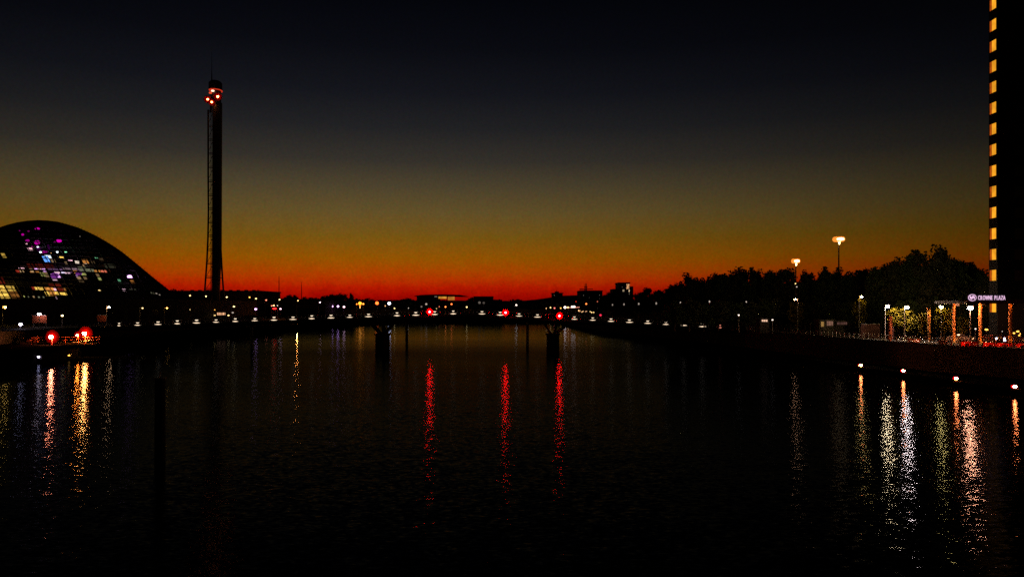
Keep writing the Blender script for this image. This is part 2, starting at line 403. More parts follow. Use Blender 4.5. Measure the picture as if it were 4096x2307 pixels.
# interior: dark floors and the lit surfaces behind the glazing
for fy, xr in ((1060,480),(1130,560),(985,370)):
    p = PD(-150, fy, 3); q = PD(xr, fy, 3)
    MB().box(p.x, q.x, p.y, p.y+9, p.z-.7, p.z).build('gallery_floor', ROOF, dome)
c0p = PD(0, 1190)
MB().box(P(-420,1195,DD).x, P(640,1195,DD).x, DD+1, DD+30, c0p.z-.3, c0p.z-.1).build('lower_floor', ROOF, dome)
def S(a, b): return (a/3.578, 840+b/3.578)
Y1=(1,.60,.10); OR=(1,.36,.07); DR=(.5,.04,.02); PW=(1,.5,.6); VW=(.9,.42,1); TN=(.7,.42,.2); OL=(.5,.5,.3); YG=(.7,.7,.2); BL=(.12,.35,1); LB_=(.8,.9,1); GR=(.3,1,.5)
panels = [(-40,1055,90,1265,Y1,1.4),(95,1065,200,1160,Y1,.75),(130,1165,260,1265,OR,.28),(-40,1010,60,1055,DR,.3),(-40,955,40,1010,DR,.15),
 (450,1095,500,1150,DR,.7),(500,1095,545,1150,Y1,1.3),(548,1095,612,1155,Y1,1.2),(618,1095,680,1155,OR,.8),(685,1095,760,1160,OR,1.0),(765,1118,812,1160,PW,2.5),
 (815,1060,890,1155,DR,.35),(890,1100,930,1155,OR,.3),(650,1165,700,1225,Y1,1.5),(715,1165,785,1225,OR,.9),(790,1170,835,1215,Y1,1.5),(850,1180,950,1225,Y1,2.0),(700,1055,800,1090,DR,.2),
 (270,825,345,850,PW,1.6),(230,860,270,892,DR,.9),(285,860,335,890,TN,.9),(395,765,480,835,DR,.12),(515,770,630,830,DR,.15),(640,775,760,832,DR,.12),
 (430,838,480,890,TN,.8),(495,835,532,860,VW,3),(430,875,550,893,OR,.5),(555,838,592,866,PW,2),(612,838,668,882,VW,4),(580,890,635,950,YG,.35),(640,890,690,960,TN,.35),
 (690,835,790,868,VW,.12),(795,840,885,868,VW,.2),(740,912,850,968,VW,4.5),(770,875,850,905,PINK,1.2),(745,970,805,1008,PINK,1.0),(868,868,918,902,VIOLET,1.5),(900,820,1010,852,PINK,.22),(1015,825,1120,858,PINK,.3),
 (925,868,990,910,PINK,1.1),(985,872,1022,893,VW,2),(1042,865,1100,905,OR,1.0),(1100,875,1158,925,VW,2.8),(1068,930,1110,955,VW,.9),(1090,945,1150,990,TN,.6),(1115,990,1200,1035,TN,.1),
 (1130,812,1235,880,OL,.32),(1240,840,1340,885,OL,.4),(1160,888,1232,932,YG,.6),(1350,858,1430,897,OR,.7),(1445,862,1522,897,REDW,.8),(1375,900,1432,952,TN,.35),(1405,960,1445,1005,YG,.5),(1198,955,1236,992,TN,.3),
 (735,700,787,757,TN,.45),(620,660,692,742,BL,2.2),(628,632,680,656,LB_,3),(690,640,732,700,LB_,1.6),(398,540,458,576,PW,3),(975,705,1028,728,PW,3),(1073,728,1127,746,WHITE,3),(1078,752,1127,768,WHITE,2),
 (1183,708,1257,765,OR,.8),(1165,770,1197,806,TN,.6),(1215,765,1240,780,WHITE,1),(1308,730,1350,766,TN,.12),(928,738,956,775,TN,.6),(853,665,902,685,Y1,1.8),(360,476,386,490,PW,2),(25,618,72,682,Y1,.55),
 (1425,690,1500,735,TN,.08),(1500,770,1640,830,OL,.05),(1828,935,1890,976,VW,5),(1868,1000,1914,1046,OR,.25),(1690,990,1722,1030,GR,.3),(1408,1138,1432,1156,YELLOW,1.6),(1573,1125,1602,1144,WHITE,1.6),(1757,1130,1797,1158,PINK,2.2),
 (1850,1130,1945,1150,OL,.1),(1358,674,1392,692,GR,.9),(1125,368,1142,381,WHITE,.5),(325,1225,345,1250,YG,1.2),(402,1232,420,1262,OL,.4),(473,1228,490,1262,TN,.6),(548,1235,566,1268,OL,.4),(612,1235,628,1262,OL,.35),(790,1240,812,1280,PINK,.6),
 (2155,1165,2170,1195,OL,.15),(2195,1170,2210,1205,OL,.2),(2228,1185,2245,1200,WHITE,.4),(2275,1205,2290,1220,WHITE,.3)]
_pm = {}
for (a, b, c_, d, cc, s) in panels:
    (x0, y0), (x1, y1) = S(a, b), S(c_, d)
    if (cc, s) not in _pm: _pm[(cc, s)] = emat_noisy(cc, min(s, 1.7)*1.05, .9, 'lit_room', .35)
    sk = SL*(y1-y0)*.5
    mb = MB(); off = 1.6 + random.random()*.9
    A = [PD(x0-sk, y0, off), PD(x1-sk, y0, off), PD(x1+sk, y1, off), PD(x0+sk, y1, off)]
    mb.loft([A, [p+Vector((0,.3,0)) for p in A]]); mb.build('lit_panel', _pm[(cc, s)], dome)
MAG=(1,.0,.62)
for (a, b, rx, rz, cc, s) in [(535,268,38,18,MAG,.8),(325,350,20,18,MAG,.6),(400,440,42,20,MAG,.45),(530,465,44,32,MAG,.6),(845,440,44,24,MAG,.9),(620,600,26,22,MAG,.35),(408,303,16,10,MAG,.2),(278,296,12,7,MAG,.25),(470,520,26,14,MAG,.25),(790,460,22,14,MAG,.2),(690,540,26,50,(.6,0,.7),.06),(560,560,40,30,(.6,0,.7),.08),(660,600,22,16,MAG,.2),(780,940,60,44,(.7,.1,1),.25),(1130,900,50,34,(.7,.1,1),.2),
                              (542,530,16,9,VIOLET,5),(580,603,16,13,LB_,4),(820,600,16,15,LB_,3),(940,600,18,8,GR,2.5),(645,518,10,6,WARM,1.5),(728,616,10,5,WARM,1.2),(1855,955,36,26,VW,3)]:
    x, y = S(a, b); k = DD/F/3.578
    MB().ell(PD(x, y, 1.4), rx*k, .3, rz*k, 10, 6).build('spot_light', emat(cc, s), dome)  # the dim violet ellipsoids are added glow, the others are lamps
# podium the dome stands on
pod = thing('podium_building', 'long dark low podium under the glowing dome on the left bank', 'building', (P(150,1288,292).x, 296, 6))
MB().box(P(-700,1195,292).x, P(705,1195,292).x, 293, 385, 6, P(0,1197,292).z).build('wall', RENDERED, pod)
MB().box(P(-700,1195,292).x, P(707,1195,292).x, 292.4, 293, P(0,1200,292).z, P(0,1196,292).z).build('parapet', CONC, pod)
for k in range(14):
    x = 30+k*48
    MB().box(P(x,0,292).x, P(x+26,0,292).x, 292.7, 293.05, 7.2, 10.6).build('window', GLAS, pod)

# ------------------------------------------------------------------ observation tower
TD = 356
tw = thing('observation_tower', 'very tall slim observation tower with red lights under its dark cabin', 'tower', (P(860,1165,TD).x, TD, 6))
def lens_ring(xa, xb, y, dep, n=10, D=TD):
    a = P(xa, y, D); b = P(xb, y, D); cx = (a.x+b.x)/2; r = (b.x-a.x)/2
    return [Vector((cx+r*math.cos(2*math.pi*i/n), D+dep*math.sin(2*math.pi*i/n), a.z)) for i in range(n)]
yg = HY+(EYE-6)/TD*F
def shaft_x(y):
    if y < 1000: return (852+(850-852)*(y-415)/585, 887+(885-887)*(y-415)/585)
    t = min(1, (y-1000)/165); return (850, 885-8*t)
rg = [lens_ring(*shaft_x(y), y, 3.0) for y in (yg, 1165, 1100, 1050, 1000, 900, 800, 700, 600, 500, 430, 412)]
MB().loft(rg).build('shaft', STEEL, tw)
def leg(pts, r, nm='leg'):
    m = MB()
    for a, b in zip(pts, pts[1:]): m.tube(P(*a, TD-1), P(*b, TD-1), r, r, 5)
    m.build(nm, STEEL, tw)
lx = [(833,440),(833,700),(834,850),(832,950),(828,1040),(823,1110),(819,1165),(815,yg)]
leg(lx, .42); leg([(844,440),(844,1165),(844,yg)], .2)
leg([(884,1000),(887,1060),(890,1110),(894,1165),(899,yg)], .42)
for k, y in enumerate([450,508,562,617,672,727,783,838,892,946,1002,1056,1111,1160]):
    i = max(j for j in range(len(lx)) if lx[j][1] <= y)
    a, b = lx[i], lx[min(i+1, len(lx)-1)]; x = a[0]+(b[0]-a[0])*((y-a[1])/max(1, b[1]-a[1]))
    MB().tube(P(x,y,TD-1), P(853,y,TD-1), .17, .17, 4).tube(P(x,y-6,TD-1), P(853,y-6,TD-1), .14, .14, 4).build('cross_bar', STEEL, tw)
    MB().tube(P(x+1,y+45,TD-1), P(851,y+3,TD-1), .1, .1, 4).build('diagonal_brace', STEEL, tw)
    if y > 1040: MB().tube(P(880,y,TD-1), P(887+(y-1040)*.05,y,TD-1), .15, .15, 4).build('cross_bar', STEEL, tw)
MB().tube(P(843,450,TD), P(847,330,TD), .5, .35, 6).build('lattice_head', STEEL, tw)
MB().loft([lens_ring(836,888,y,3.4) if y != 326 else lens_ring(845,880,y,2.6) for y in (362,356,334,326)]).build('cabin', DARK, tw)
MB().loft([lens_ring(846,884,y,2.4) for y in (414,362)]).build('cabin_neck', STEEL, tw)
MB().loft([lens_ring(837,889,y,3.6) for y in (364.5,362.2)]).build('cabin_light_ring', emat((1,.06,.02), .55), tw)
MB().tube(P(847,330,TD), P(847,285,TD), .3, .16, 5).tube(P(847,285,TD), P(847,208,TD), .14, .05, 4).build('mast', STEEL, tw)
for x, y, r, s in ((831,398,.75,14),(847,409,.7,14),(871,387,.85,14)):
    h = MB().tube(P(x,y,TD-3.5), P(x,y,TD-3.8), r*2.3, r*2.3, 20).build('red_lamp', REDM, tw)  # red disc added behind the bulb as its halo
    bulb(h, P(x,y,TD-4.25), r*.62, r*.55, (1,.22,.05), 34)
bulb(tw, P(851,364,TD-3.9), .8, .45, (1,.5,.35), 2.5, 'cabin_lamp')
bulb(tw, P(842,372,TD-3.9), .8, .5, (1,.1,.03), .8, 'cabin_lamp')

# ------------------------------------------------------------------ footbridge
BD = 210
lampxy = [(476,1302,1292.5),(550,1300,1290),(632,1297,1287),(709,1294,1284),(786,1291,1281),(864,1288,1278.5),(941,1285,1275.5),(1019,1282,1272.5),(1096,1279.5,1270),(1172,1277,1267),(1247,1273.8,1264.5),(1324,1271,1261.5),(1399,1268.5,1259),(1474,1266,1256),(1588,1262,1253),(1663,1260,1250),(1739,1257,1247),(1813,1254.5,1245),(1928,1255,1246.5),(2001,1259.5,1250),(2076,1263.5,1254.5),(2150,1267.5,1258.5),(2297.5,1276,1267),(2371,1280,1271),(2444,1284.5,1275),(2518,1288.5,1279),(2591,1292.5,1283),(2664,1297,1287),(2736,1301,1291.5),(2810,1305.5,1295.5),(2881,1310,1300)]
prof = [(330,1308)] + [(a, b) for a, b, c_ in lampxy[:18]] + [(1870,1253.2)] + [(a, b) for a, b, c_ in lampxy[18:]] + [(2960,1315)]
def deck_y(x):
    for (a, b), (c_, d) in zip(prof, prof[1:]):
        if a <= x <= c_: return b+(d-b)*(x-a)/(c_-a)
    return prof[-1][1]
br = thing('footbridge', 'long low footbridge crossing the river with a row of small lamps', 'bridge', (P(1870,1400,BD).x, BD, 0))
XS = list(range(330, 2961, 30))+[2960]
def uds(x):   # fascia depth
    return 17 + 8*math.exp(-((x-1850)/330)**2)
rg = []
for x in XS:
    y = deck_y(x)+2.2; zt = P(x,y,BD).z; zb = P(x, y+uds(x), BD).z; X = P(x,y,BD).x
    rg.append([Vector((X,BD,zt)), Vector((X,BD+5,zt)), Vector((X,BD+5,zt-.5)), Vector((X,BD+3.4,zb)), Vector((X,BD+1.6,zb)), Vector((X,BD,zt-.6))])
MB().loft(rg).build('deck', BRST, br)
for s_ in (0, 1):
    yb = BD+.1+s_*4.8
    m = MB()
    for i in range(len(XS)-1):
        a, b = P(XS[i], deck_y(XS[i])+2.2, BD), P(XS[i+1], deck_y(XS[i+1])+2.2, BD)
        m.tube((a.x,yb,a.z+1.1), (b.x,yb,b.z+1.1), .03, .03, 4)
    m.build('handrail', GALV, br)
    m = MB()
    for i in range(0, 164):
        x = 340+i*16; p = P(x, deck_y(x)+2.2, BD)
        m.tube((p.x,yb,p.z), (p.x,yb,p.z+1.1), .02, .02, 4)
    m.build('railing_posts', GALV, br)['kind'] = 'stuff'
for px in (1524, 2213):
    p = P(px, 1400, BD); zt = P(px,1335,BD).z
    pr_ = br
    MB().prism([(p.x-1.65,BD+.4),(p.x-.9,BD-.6),(p.x+.9,BD-.6),(p.x+1.65,BD+.4),(p.x+1.65,BD+4.6),(p.x-1.65,BD+4.6)], -3, zt).build('pier', STONE, br)
    MB().prism([(p.x-1.9,BD+.1),(p.x-1.0,BD-.9),(p.x+1.0,BD-.9),(p.x+1.9,BD+.1),(p.x+1.9,BD+4.9),(p.x-1.9,BD+4.9)], zt-.35, zt+.05).build('pier_cap', STONE, br)
    for dx in (-44, 8, 60):
        x2 = px+dx+ (6 if px > 2000 else -6); yy = deck_y(x2)+2.2+uds(x2)-1
        for dy in (1.0, 4.0):
            MB().tube((p.x+(.5 if dx > 0 else -.5), BD+dy, zt-.1), (P(x2,0,BD).x, BD+dy, P(x2,yy,BD).z), .36, .28, 8).build('strut', BRST, br)
ords = 'first second third fourth fifth sixth seventh eighth ninth tenth eleventh twelfth thirteenth fourteenth fifteenth sixteenth seventeenth eighteenth nineteenth twentieth twenty-first twenty-second twenty-third twenty-fourth twenty-fifth twenty-sixth twenty-seventh twenty-eighth twenty-ninth thirtieth thirty-first'.split()
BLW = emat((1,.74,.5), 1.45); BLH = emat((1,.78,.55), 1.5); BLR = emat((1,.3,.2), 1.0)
proto = None
for i, (x, yl, yu) in enumerate(lampxy):
    p = P(x, yl, BD-.16)
    lb = ['small white lamp over a bright flat light on the footbridge, %s from the left end' % ords[i]][0]
    if i == 30: lb = 'red tinted lamp at the right hand end of the footbridge, thirty-first from the left'
    if i == 0: lb = 'faint first lamp at the left hand end of the footbridge'
    if proto is None:
        t = thing('bridge_lamp', lb, 'lamp', p, 'lamps along the footbridge')
        o = (0,0,0)
        def add(mb, nm, mt):
            ob = bpy.data.objects.new(nm, mb.mesh(nm, mt)); col.objects.link(ob); ob.parent = t; return ob
        add(MB().tube((0,.3,-.1), (0,.3,.95), .05, .04, 5), 'post', DARK)
        # half disc head, flat side up
        mb = MB(); n = 8
        ring = [Vector((.38*math.cos(math.pi+math.pi*k/n), 0, .22*math.sin(math.pi+math.pi*k/n))) for k in range(n+1)]
        mb.loft([[v+Vector((0,-.12,.74)) for v in ring], [v+Vector((0,.25,.74)) for v in ring]]); add(mb, 'lamp_head', BLH)
        add(MB().box(-.42,.42,-.14,.3,.745,.83), 'lamp_cap', DARK)
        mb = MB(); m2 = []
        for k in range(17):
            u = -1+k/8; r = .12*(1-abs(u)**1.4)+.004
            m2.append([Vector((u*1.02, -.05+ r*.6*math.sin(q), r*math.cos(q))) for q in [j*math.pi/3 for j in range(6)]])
        mb.loft(m2); add(mb, 'base_light', BLW)  # glowing saucer stands in for the pool of light below the lamp
        proto = t
    else:
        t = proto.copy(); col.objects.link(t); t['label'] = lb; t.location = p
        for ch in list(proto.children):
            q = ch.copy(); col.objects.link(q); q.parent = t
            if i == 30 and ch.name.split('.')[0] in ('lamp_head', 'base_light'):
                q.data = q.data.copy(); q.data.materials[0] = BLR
    sx = random.uniform(.82, 1.1)*(.45 if i in (0, 30) else 1)
    t.scale = (sx, 1, random.uniform(.85, 1.15))
# red navigation lights on the bridge
for x, y, lb in ((1718,1247,'round red navigation light on the footbridge, left of the three'),(2022,1250,'round red navigation light on the footbridge, middle of the three'),(2238,1263,'round red navigation light on the footbridge over the right pier')):
    p = P(x, y, BD-.8); g = P(x, deck_y(x)+2.2, BD).z
    t = thing('navigation_light', lb, 'light', (p.x, BD+.2, g), 'red navigation lights on the footbridge')
    MB().tube((p.x, BD+.2, g), (p.x, BD+.2, p.z), .07, .07, 6).build('post', DARK, t)
    MB().tube((p.x, BD+.25, p.z), (p.x, BD-.15, p.z), 1.0, 1.0, 24).build('back_plate', REDM, t)  # red disc added so the lens light spreads into a halo
    MB().ell((p.x, BD-.3, p.z), .40, .22, .40, 20, 10).build('red_lens', emat((1,.0001,.0003), 400), t)
    bulb(t, (p.x, BD-.58, p.z), .22, .22, (1,.5,.6), 8, 'lamp_core')

# steel piles by the bridge and the timber pile in front
for x, y0, D, r, lb in ((1627,1288,246,.45,'slim steel pile in the water between the two bridge piers, left one'),(2110,1284,240,.45,'slim steel pile in the water just left of the right bridge pier'),(1007,1300,215,.38,'dim steel pile in the water under the left half of the footbridge')):
    p = P(x, y0, D); MBt = MB().tube((p.x, D, -4), (p.x, D, p.z), r, r, 12)
    t = thing('steel_pile', lb, 'pile', (p.x, D, -1), 'steel piles by the footbridge')
    MBt.build('shaft', STEEL, t); MB().tube((p.x, D, p.z), (p.x, D, p.z+.15), r*1.15, r*1.15, 12).build('cap', DARK, t)
pD = 60; p = P(640, 1516, pD)
t = thing('mooring_pile', 'thick dark mooring pile standing alone in the river, short rod on top', 'pile', (p.x, pD, -1))
MB().tube((p.x, pD, -4), (p.x, pD, p.z), .42, .39, 14).build('shaft', TIMBER, t)
MB().tube((p.x, pD, p.z), (p.x, pD, p.z+.12), .44, .40, 14).build('cap', DARK, t)
MB().tube((p.x, pD, p.z+.1), (p.x, pD, P(640,1488,pD).z), .035, .03, 6).build('rod', GALV, t)

# ------------------------------------------------------------------ trees
def tree_mesh(seed, n=2600, leaf=.75, m=LEAF):
    R = random.Random(seed); mb = MB(); clumps = []
    for i in range(46):                      # lobes over a rounded crown
        cz = R.uniform(-.9, 1); a = i*2.39996+R.random()*.5; q = math.sqrt(max(0, 1-cz*cz))
        k = R.uniform(.62, .9)
        clumps.append((.40*q*k*math.cos(a), .40*q*k*math.sin(a), .54+.39*cz*k+.02, R.uniform(.09,.16)))
    for i in range(9): clumps.append((R.uniform(-.15,.15), R.uniform(-.15,.15), R.uniform(.3,.8), .2))
    for i in range(n):
        cx, cy, cz, r = R.choice(clumps)
        th = R.random()*6.283; cz2 = R.uniform(-1,1); rr = r*(R.random()**.45)*(1.0 if R.random() < .9 else 1.25)
        s_ = math.sqrt(1-cz2*cz2)
        c = Vector((cx+rr*s_*math.cos(th), cy+rr*s_*math.sin(th), min(.985, cz+rr*.75*cz2)))
        a = Vector((R.gauss(0,1),R.gauss(0,1),R.gauss(0,1))).normalized(); b = a.orthogonal().normalized()
        b.rotate(Quaternion(a, R.random()*6.28)); k = leaf*R.uniform(.5,1.25)
        a = a*k*.03; b = b*k*.03; a.z *= .6; b.z *= .6
        mb.poly([c-a-b*.3, c-b, c+a, c+b*.9])
    return mb.mesh('crown', m)
CROWNS = [tree_mesh(s, 5200, 1.15, LEAF if s % 2 else LEAF2) for s in (1,2,3,4,5,6)]
def trunk_mesh(seed):
    R = random.Random(seed); mb = MB().tube((0,0,0),(0.01,0,.42),.028,.016,8).tube((0.01,0,.42),(0,.01,.8),.016,.005,6)
    for k in range(5):
        z = .2+k*.1; a = k*2.1+R.random(); L = .3-.04*k
        mb.tube((0,0,z),(L*math.cos(a),L*math.sin(a),z+.2),.01,.003,5)
    return mb.mesh('trunk', BARK)
TRUNKS = [trunk_mesh(s) for s in (1,2,3)]
tn = 0
def tree(x, ytop, wpx, D, g, label, group, mesh=None):
    global tn
    p = P(x, ytop, D); H = (p.z-g)/.985; wd = W(wpx, D)
    t = thing('tree', label, 'tree', (p.x, D, g), group)
    c = bpy.data.objects.new('crown', mesh or CROWNS[tn % 6]); col.objects.link(c); c.parent = t
    c.scale = (wd*1.12, wd*1.12, H); c.rotation_euler.z = tn*1.3
    k = bpy.data.objects.new('trunk', TRUNKS[tn % 3]); col.objects.link(k); k.parent = t; k.scale = (wd*.8+H*.1, wd*.8+H*.1, H)
    tn += 1; return t
rt = [(2560,1157,80,380),(2592,1145,60,372),(2640,1150,80,362),(2690,1130,74,330),(2722,1146,60,300),
 (2752,1091,100,262),(2805,1092,90,264),(2862,1085,110,258),(2908,1080,100,252),(2955,1066,120,250),(3005,1070,90,244),(3045,1077,84,246),(3092,1061,120,238),(3140,1063,120,232),
 (3192,1112,80,236),(3238,1078,100,242),(3300,1067,112,236),(3348,1070,95,238),(3402,1063,120,230),(3462,1065,110,226),(3525,1040,130,202),(3595,1030,130,196),(3662,1001,150,190),(3735,979,175,186),(3802,1003,150,188),(3868,1033,130,192),(3916,1050,95,190),(3950,1088,90,180)]
tl = ['small round far tree beside the lit flats','small pointed far tree right of the lit flats','low broad far tree on the right bank skyline','narrow far tree standing out before the tall dark trees','low bushy tree at the foot of the first tall trees']
for i, (x, y, w_, D) in enumerate(rt):
    if i < 5: lb = tl[i]
    elif i == 14: lb = 'low tree in the dip under the smaller floodlight mast'
    elif i == 23: lb = 'tallest and widest tree, rounded crown, left of the hotel tower'
    elif i == 27: lb = 'thin leaning tree top nearest the hotel tower windows'
    elif i < 14: lb = 'dark leafy tree in the dense right bank row, %s left of the smaller floodlight mast' % ords[14-i-1]
    elif i < 23: lb = 'dark leafy tree in the right bank row, %s left of the tallest tree' % ords[23-i-1]
    else: lb = 'dark leafy tree sloping down right of the tallest tree, %s one' % ords[i-24]
    tree(x, y, w_, D, 5.5, lb, 'dark trees on the right bank')
# understorey: shrub masses that fill the row below the crowns
for i in range(22):
    x = 2700+i*58; D = 215-abs(i-11)*1.5 if i < 16 else 178
    tree(x, 1196+random.uniform(-10,10), 110, D, 5.5, 'low dark shrub under the right bank trees, %s from the bridge end' % ords[i], 'shrubs under the right bank trees')['category'] = 'shrub'
# exhibition hall behind the trees
h = thing('exhibition_hall', 'long dark flat roofed hall hidden behind the right bank trees', 'building', (P(3350,1200,330).x, 330, 5.5))
MB().box(P(2790,0,330).x, P(3300,0,330).x, 330, 400, 5.5, P(0,1140,330).z).build('wall', RENDERED, h)
MB().box(P(3300,0,330).x+.05, P(4600,0,330).x, 330, 400, 5.5, P(0,1118,330).z).build('wall', RENDERED, h)
MB().box(P(2785,0,330).x, P(4605,0,330).x, 329.5, 400.5, P(0,1140,330).z-.8, P(0,1140,330).z-.2).build('cornice', CONC, h)

# left and far skyline trees
lt = [(690,1147,60,330,'rounded tree where the dome meets the skyline'),(722,1159,60,335,'low tree just right of the dome end'),(752,1163,40,340,'lowest of the trees right of the dome end'),
 (1035,1160,50,440,'left part tree of the clump above the flat roof end'),(1062,1159,55,445,'middle tree of the clump at the end of the flat roof'),(1090,1168,50,440,'right tree of the clump, sloping to the gap by the mast'),(1110,1185,36,450,'small tree at the foot of the taller thin mast'),
 (1150,1177,44,520,'first hump shaped tree right of the taller thin mast'),(1178,1180,50,515,'second hump shaped tree between the two thin masts'),(1225,1187,50,540,'low tree just right of the shorter thin mast'),(1262,1183,56,545,'broad low tree left of the highest far crown'),(1300,1179,54,550,'broad tree beside the highest far crown'),(1332,1171,60,540,'highest far tree crown left of the river end'),(1366,1172,52,545,'second highest far crown left of the river end'),(1402,1172,30,545,'small spiky tree at the right end of the far clump'),
 (1475,1191,54,760,'far low tree over the orange river light'),(1520,1195,60,800,'far low tree above the white round lamp'),(1560,1197,60,820,'far low tree right of the white round lamp'),(1605,1192,60,800,'far tree left of the arena roof'),(1640,1191,50,790,'far tree touching the arena roof end'),(1890,1189,60,800,'far tree at the right end of the arena roof'),(2050,1206,70,900,'faint far tree right of the low dark block'),(2120,1205,90,900,'faint far tree in the middle of the open skyline'),(2180,1202,70,900,'faint far tree left of the slab tower'),(2425,1171,60,520,'far tree right of the wide dark block'),(2448,1163,50,500,'far tree left of the lit flats')]
for x, y, w_, D, lb in lt: tree(x, y, w_*1.25, D, 5.8, lb, 'trees on the far skyline')
# continuous low woodland mass behind, reads as one dark band
R = random.Random(3); mb = MB()
for i in range(9000):
    x = R.uniform(640, 2760); D = R.uniform(620, 690); base = 1206+4*math.sin(x*.021)+3*math.sin(x*.06)
    y = R.uniform(base, 1226); c = P(x, y, D); k = R.uniform(.9, 1.9)
    a = Vector((R.gauss(0,1),R.gauss(0,1),R.gauss(0,.7))).normalized()*k; b = Vector((R.gauss(0,1),R.gauss(0,.4),R.gauss(0,1))).normalized()*k
    mb.poly([c-a, c-b, c+a, c+b])
tag(mb.build('treeline', LEAF2), 'low dark woodland band along the far bank', 'woodland', kind='stuff')

# ------------------------------------------------------------------ far buildings
def block(name, label, x0, x1, yt, D, g=5.8, dep=40, cat='building', m=RENDERED):
    t = thing(name, label, cat, (P((x0+x1)/2,0,D).x, D, g)); z = P(0,yt,D).z
    MB().box(P(x0,0,D).x, P(x1,0,D).x, D, D+dep, g, z).build('wall', m, t)
    MB().box(P(x0,0,D).x-.4, P(x1,0,D).x+.4, D-.4, D+dep+.4, z+.003, z+.7).build('roof', ROOF, t)
    return t
def win(t, x0, x1, y0, y1, D, c, s, nm='window'):
    a, b = P(x0,y1,D), P(x1,y0,D)
    f = MB().box(a.x-.12, b.x+.12, D-.12, D-.02, a.z-.12, b.z+.12).build(nm, DARK, t)
    MB().box(a.x, b.x, D-.2, D-.125, a.z, b.z).build('pane', emat_noisy(c, s, 1.5) if s > 0 else GLAS, f)
    return f
b1 = block('long_building', 'long flat roofed dark building behind the observation tower', 700, 1035, 1167, 430, m=BRICK)
for k in range(9):
    a = P(755+k*31,1168,430); MB().box(a.x, a.x+1.6, 432, 433.5, a.z+.6, a.z+1.3).build('roof_vent', DARK, b1)
for k in range(12): win(b1, 712+k*27, 724+k*27, 1200, 1212, 430, (0,0,0), 0)
b2 = block('riverside_shed', 'low dark shed on the far left bank under the tree clump', 1010, 1300, 1205, 480, m=RENDERED)
for k in range(8): win(b2, 1022+k*34, 1040+k*34, 1212, 1219, 480, (0,0,0), 0)
# arena with an overhanging lens shaped roof and lit opening
aD = 850
ar = thing('arena', 'distant arena with curved overhanging roof and a lit orange opening', 'building', (P(1760,0,aD).x, aD, 5.8))
top = [(1655,1184),(1680,1179.5),(1720,1177.5),(1760,1177),(1800,1177.5),(1840,1179),(1862,1183)]
bot = [(1655,1185.5),(1680,1185),(1720,1184.5),(1760,1184.2),(1800,1184.5),(1840,1185),(1862,1184.5)]
MB().loft([[P(a[0],a[1],aD), P(b[0],b[1],aD), P(b[0],b[1],aD)+Vector((0,60,0)), P(a[0],a[1],aD)+Vector((0,60,0))] for a, b in zip(top, bot)]).build('roof', ROOF, ar)
MB().box(P(1665,0,aD).x, P(1745,0,aD).x, aD+4, aD+50, 5.8, P(0,1186,aD).z).build('wall', RENDERED, ar)
MB().box(P(1745,0,aD).x+.02, P(1850,0,aD).x, aD+10, aD+50, 5.8, P(0,1201,aD).z).build('wall', RENDERED, ar)
MB().box(P(1752,0,aD).x, P(1786,0,aD).x, aD+6, aD+8, P(0,1194,aD).z, P(0,1185.5,aD).z).build('lit_opening', emat_noisy((1,.42,.05), .75, .12), ar)
MB().box(P(1790,0,aD).x, P(1816,0,aD).x, aD+6, aD+8, P(0,1200,aD).z, P(0,1186,aD).z).build('lit_opening', emat_noisy((1,.36,.05), .5, .12), ar)
MB().box(P(1737,0,aD).x, P(1747,0,aD).x, aD+3, aD+3.8, P(0,1187,aD).z, P(0,1184.8,aD).z).build('lit_opening', emat((.5,.4,.32), .5), ar)
MB().tube((P(1788,0,aD).x, aD+4, 5.8), P(1788,1186,aD+4), .5, .5, 6).build('column', STEEL, ar)
b3 = block('low_block', 'low dark block with stepped flat roof right of the arena', 1895, 1970, 1187.5, 780)
a = P(1970,0,780); MB().box(a.x+.05, P(2008,0,780).x, 781, 815, 5.8, P(0,1198,780).z).build('lower_wing', RENDERED, b3)
b4 = block('slab_tower', 'dark square tower block with flared roof edge and plant room on top', 2210, 2251, 1173, 900, dep=25, m=CONC)
MB().box(P(2206,0,900).x, P(2254,0,900).x, 898.5, 926, P(0,1173.5,900).z, P(0,1171.5,900).z).build('roof_edge', CONC, b4)
MB().box(P(2222,0,900).x, P(2237,0,900).x, 905, 918, P(0,1171,900).z, P(0,1165,900).z).build('plant_room', CONC, b4)
MB().tube(P(2227,1168,908), P(2227,1159,908), .5, .2, 5).build('aerial', STEEL, b4)
win(b4, 2216, 2218, 1180, 1182, 900, (1,.8,.6), .25)
b5 = block('wide_tower_block', 'wide dark block with a crane like mast on its roof', 2321, 2410, 1164, 800, dep=40, m=BRICK)
MB().box(P(2332,0,800).x, P(2400,0,800).x, 806, 830, P(0,1164,800).z, P(0,1160.5,800).z).build('plant_room', CONC, b5)
m = MB().tube(P(2340,1162,800), P(2341,1133,800), .7, .25, 4).tube(P(2346,1162,800), P(2346,1133,800), .6, .25, 4).tube(P(2336,1148,800), P(2350,1148,800), .4, .4, 4)
m.build('mast', STEEL, b5)
MB().tube(P(2318,1157,800), P(2372,1156,800), .55, .35, 4).build('boom', STEEL, b5)
for x, y, s in ((2334,1181,.25),(2398,1180,.2),(2335,1205,.3),(2398,1194,.2),(2378,1219,.35),(2334,1223,.2),(2357,1190,.08)): win(b5, x-1, x+1, y-1.2, y+1.2, 800, (1,.85,.7), s)
b6 = block('apartment_tower', 'block of flats above the trees with a bright lit glass corner', 2476, 2519, 1133, 560, dep=20, m=CONC)
MB().box(P(2454,0,560).x, P(2475.6,0,560).x, 562, 580, 5.8, P(0,1155,560).z).build('left_wing', CONC, b6)
MB().box(P(2519.6,0,560).x, P(2534,0,560).x, 561, 580, 5.8, P(0,1145,560).z).build('right_wing', CONC, b6)
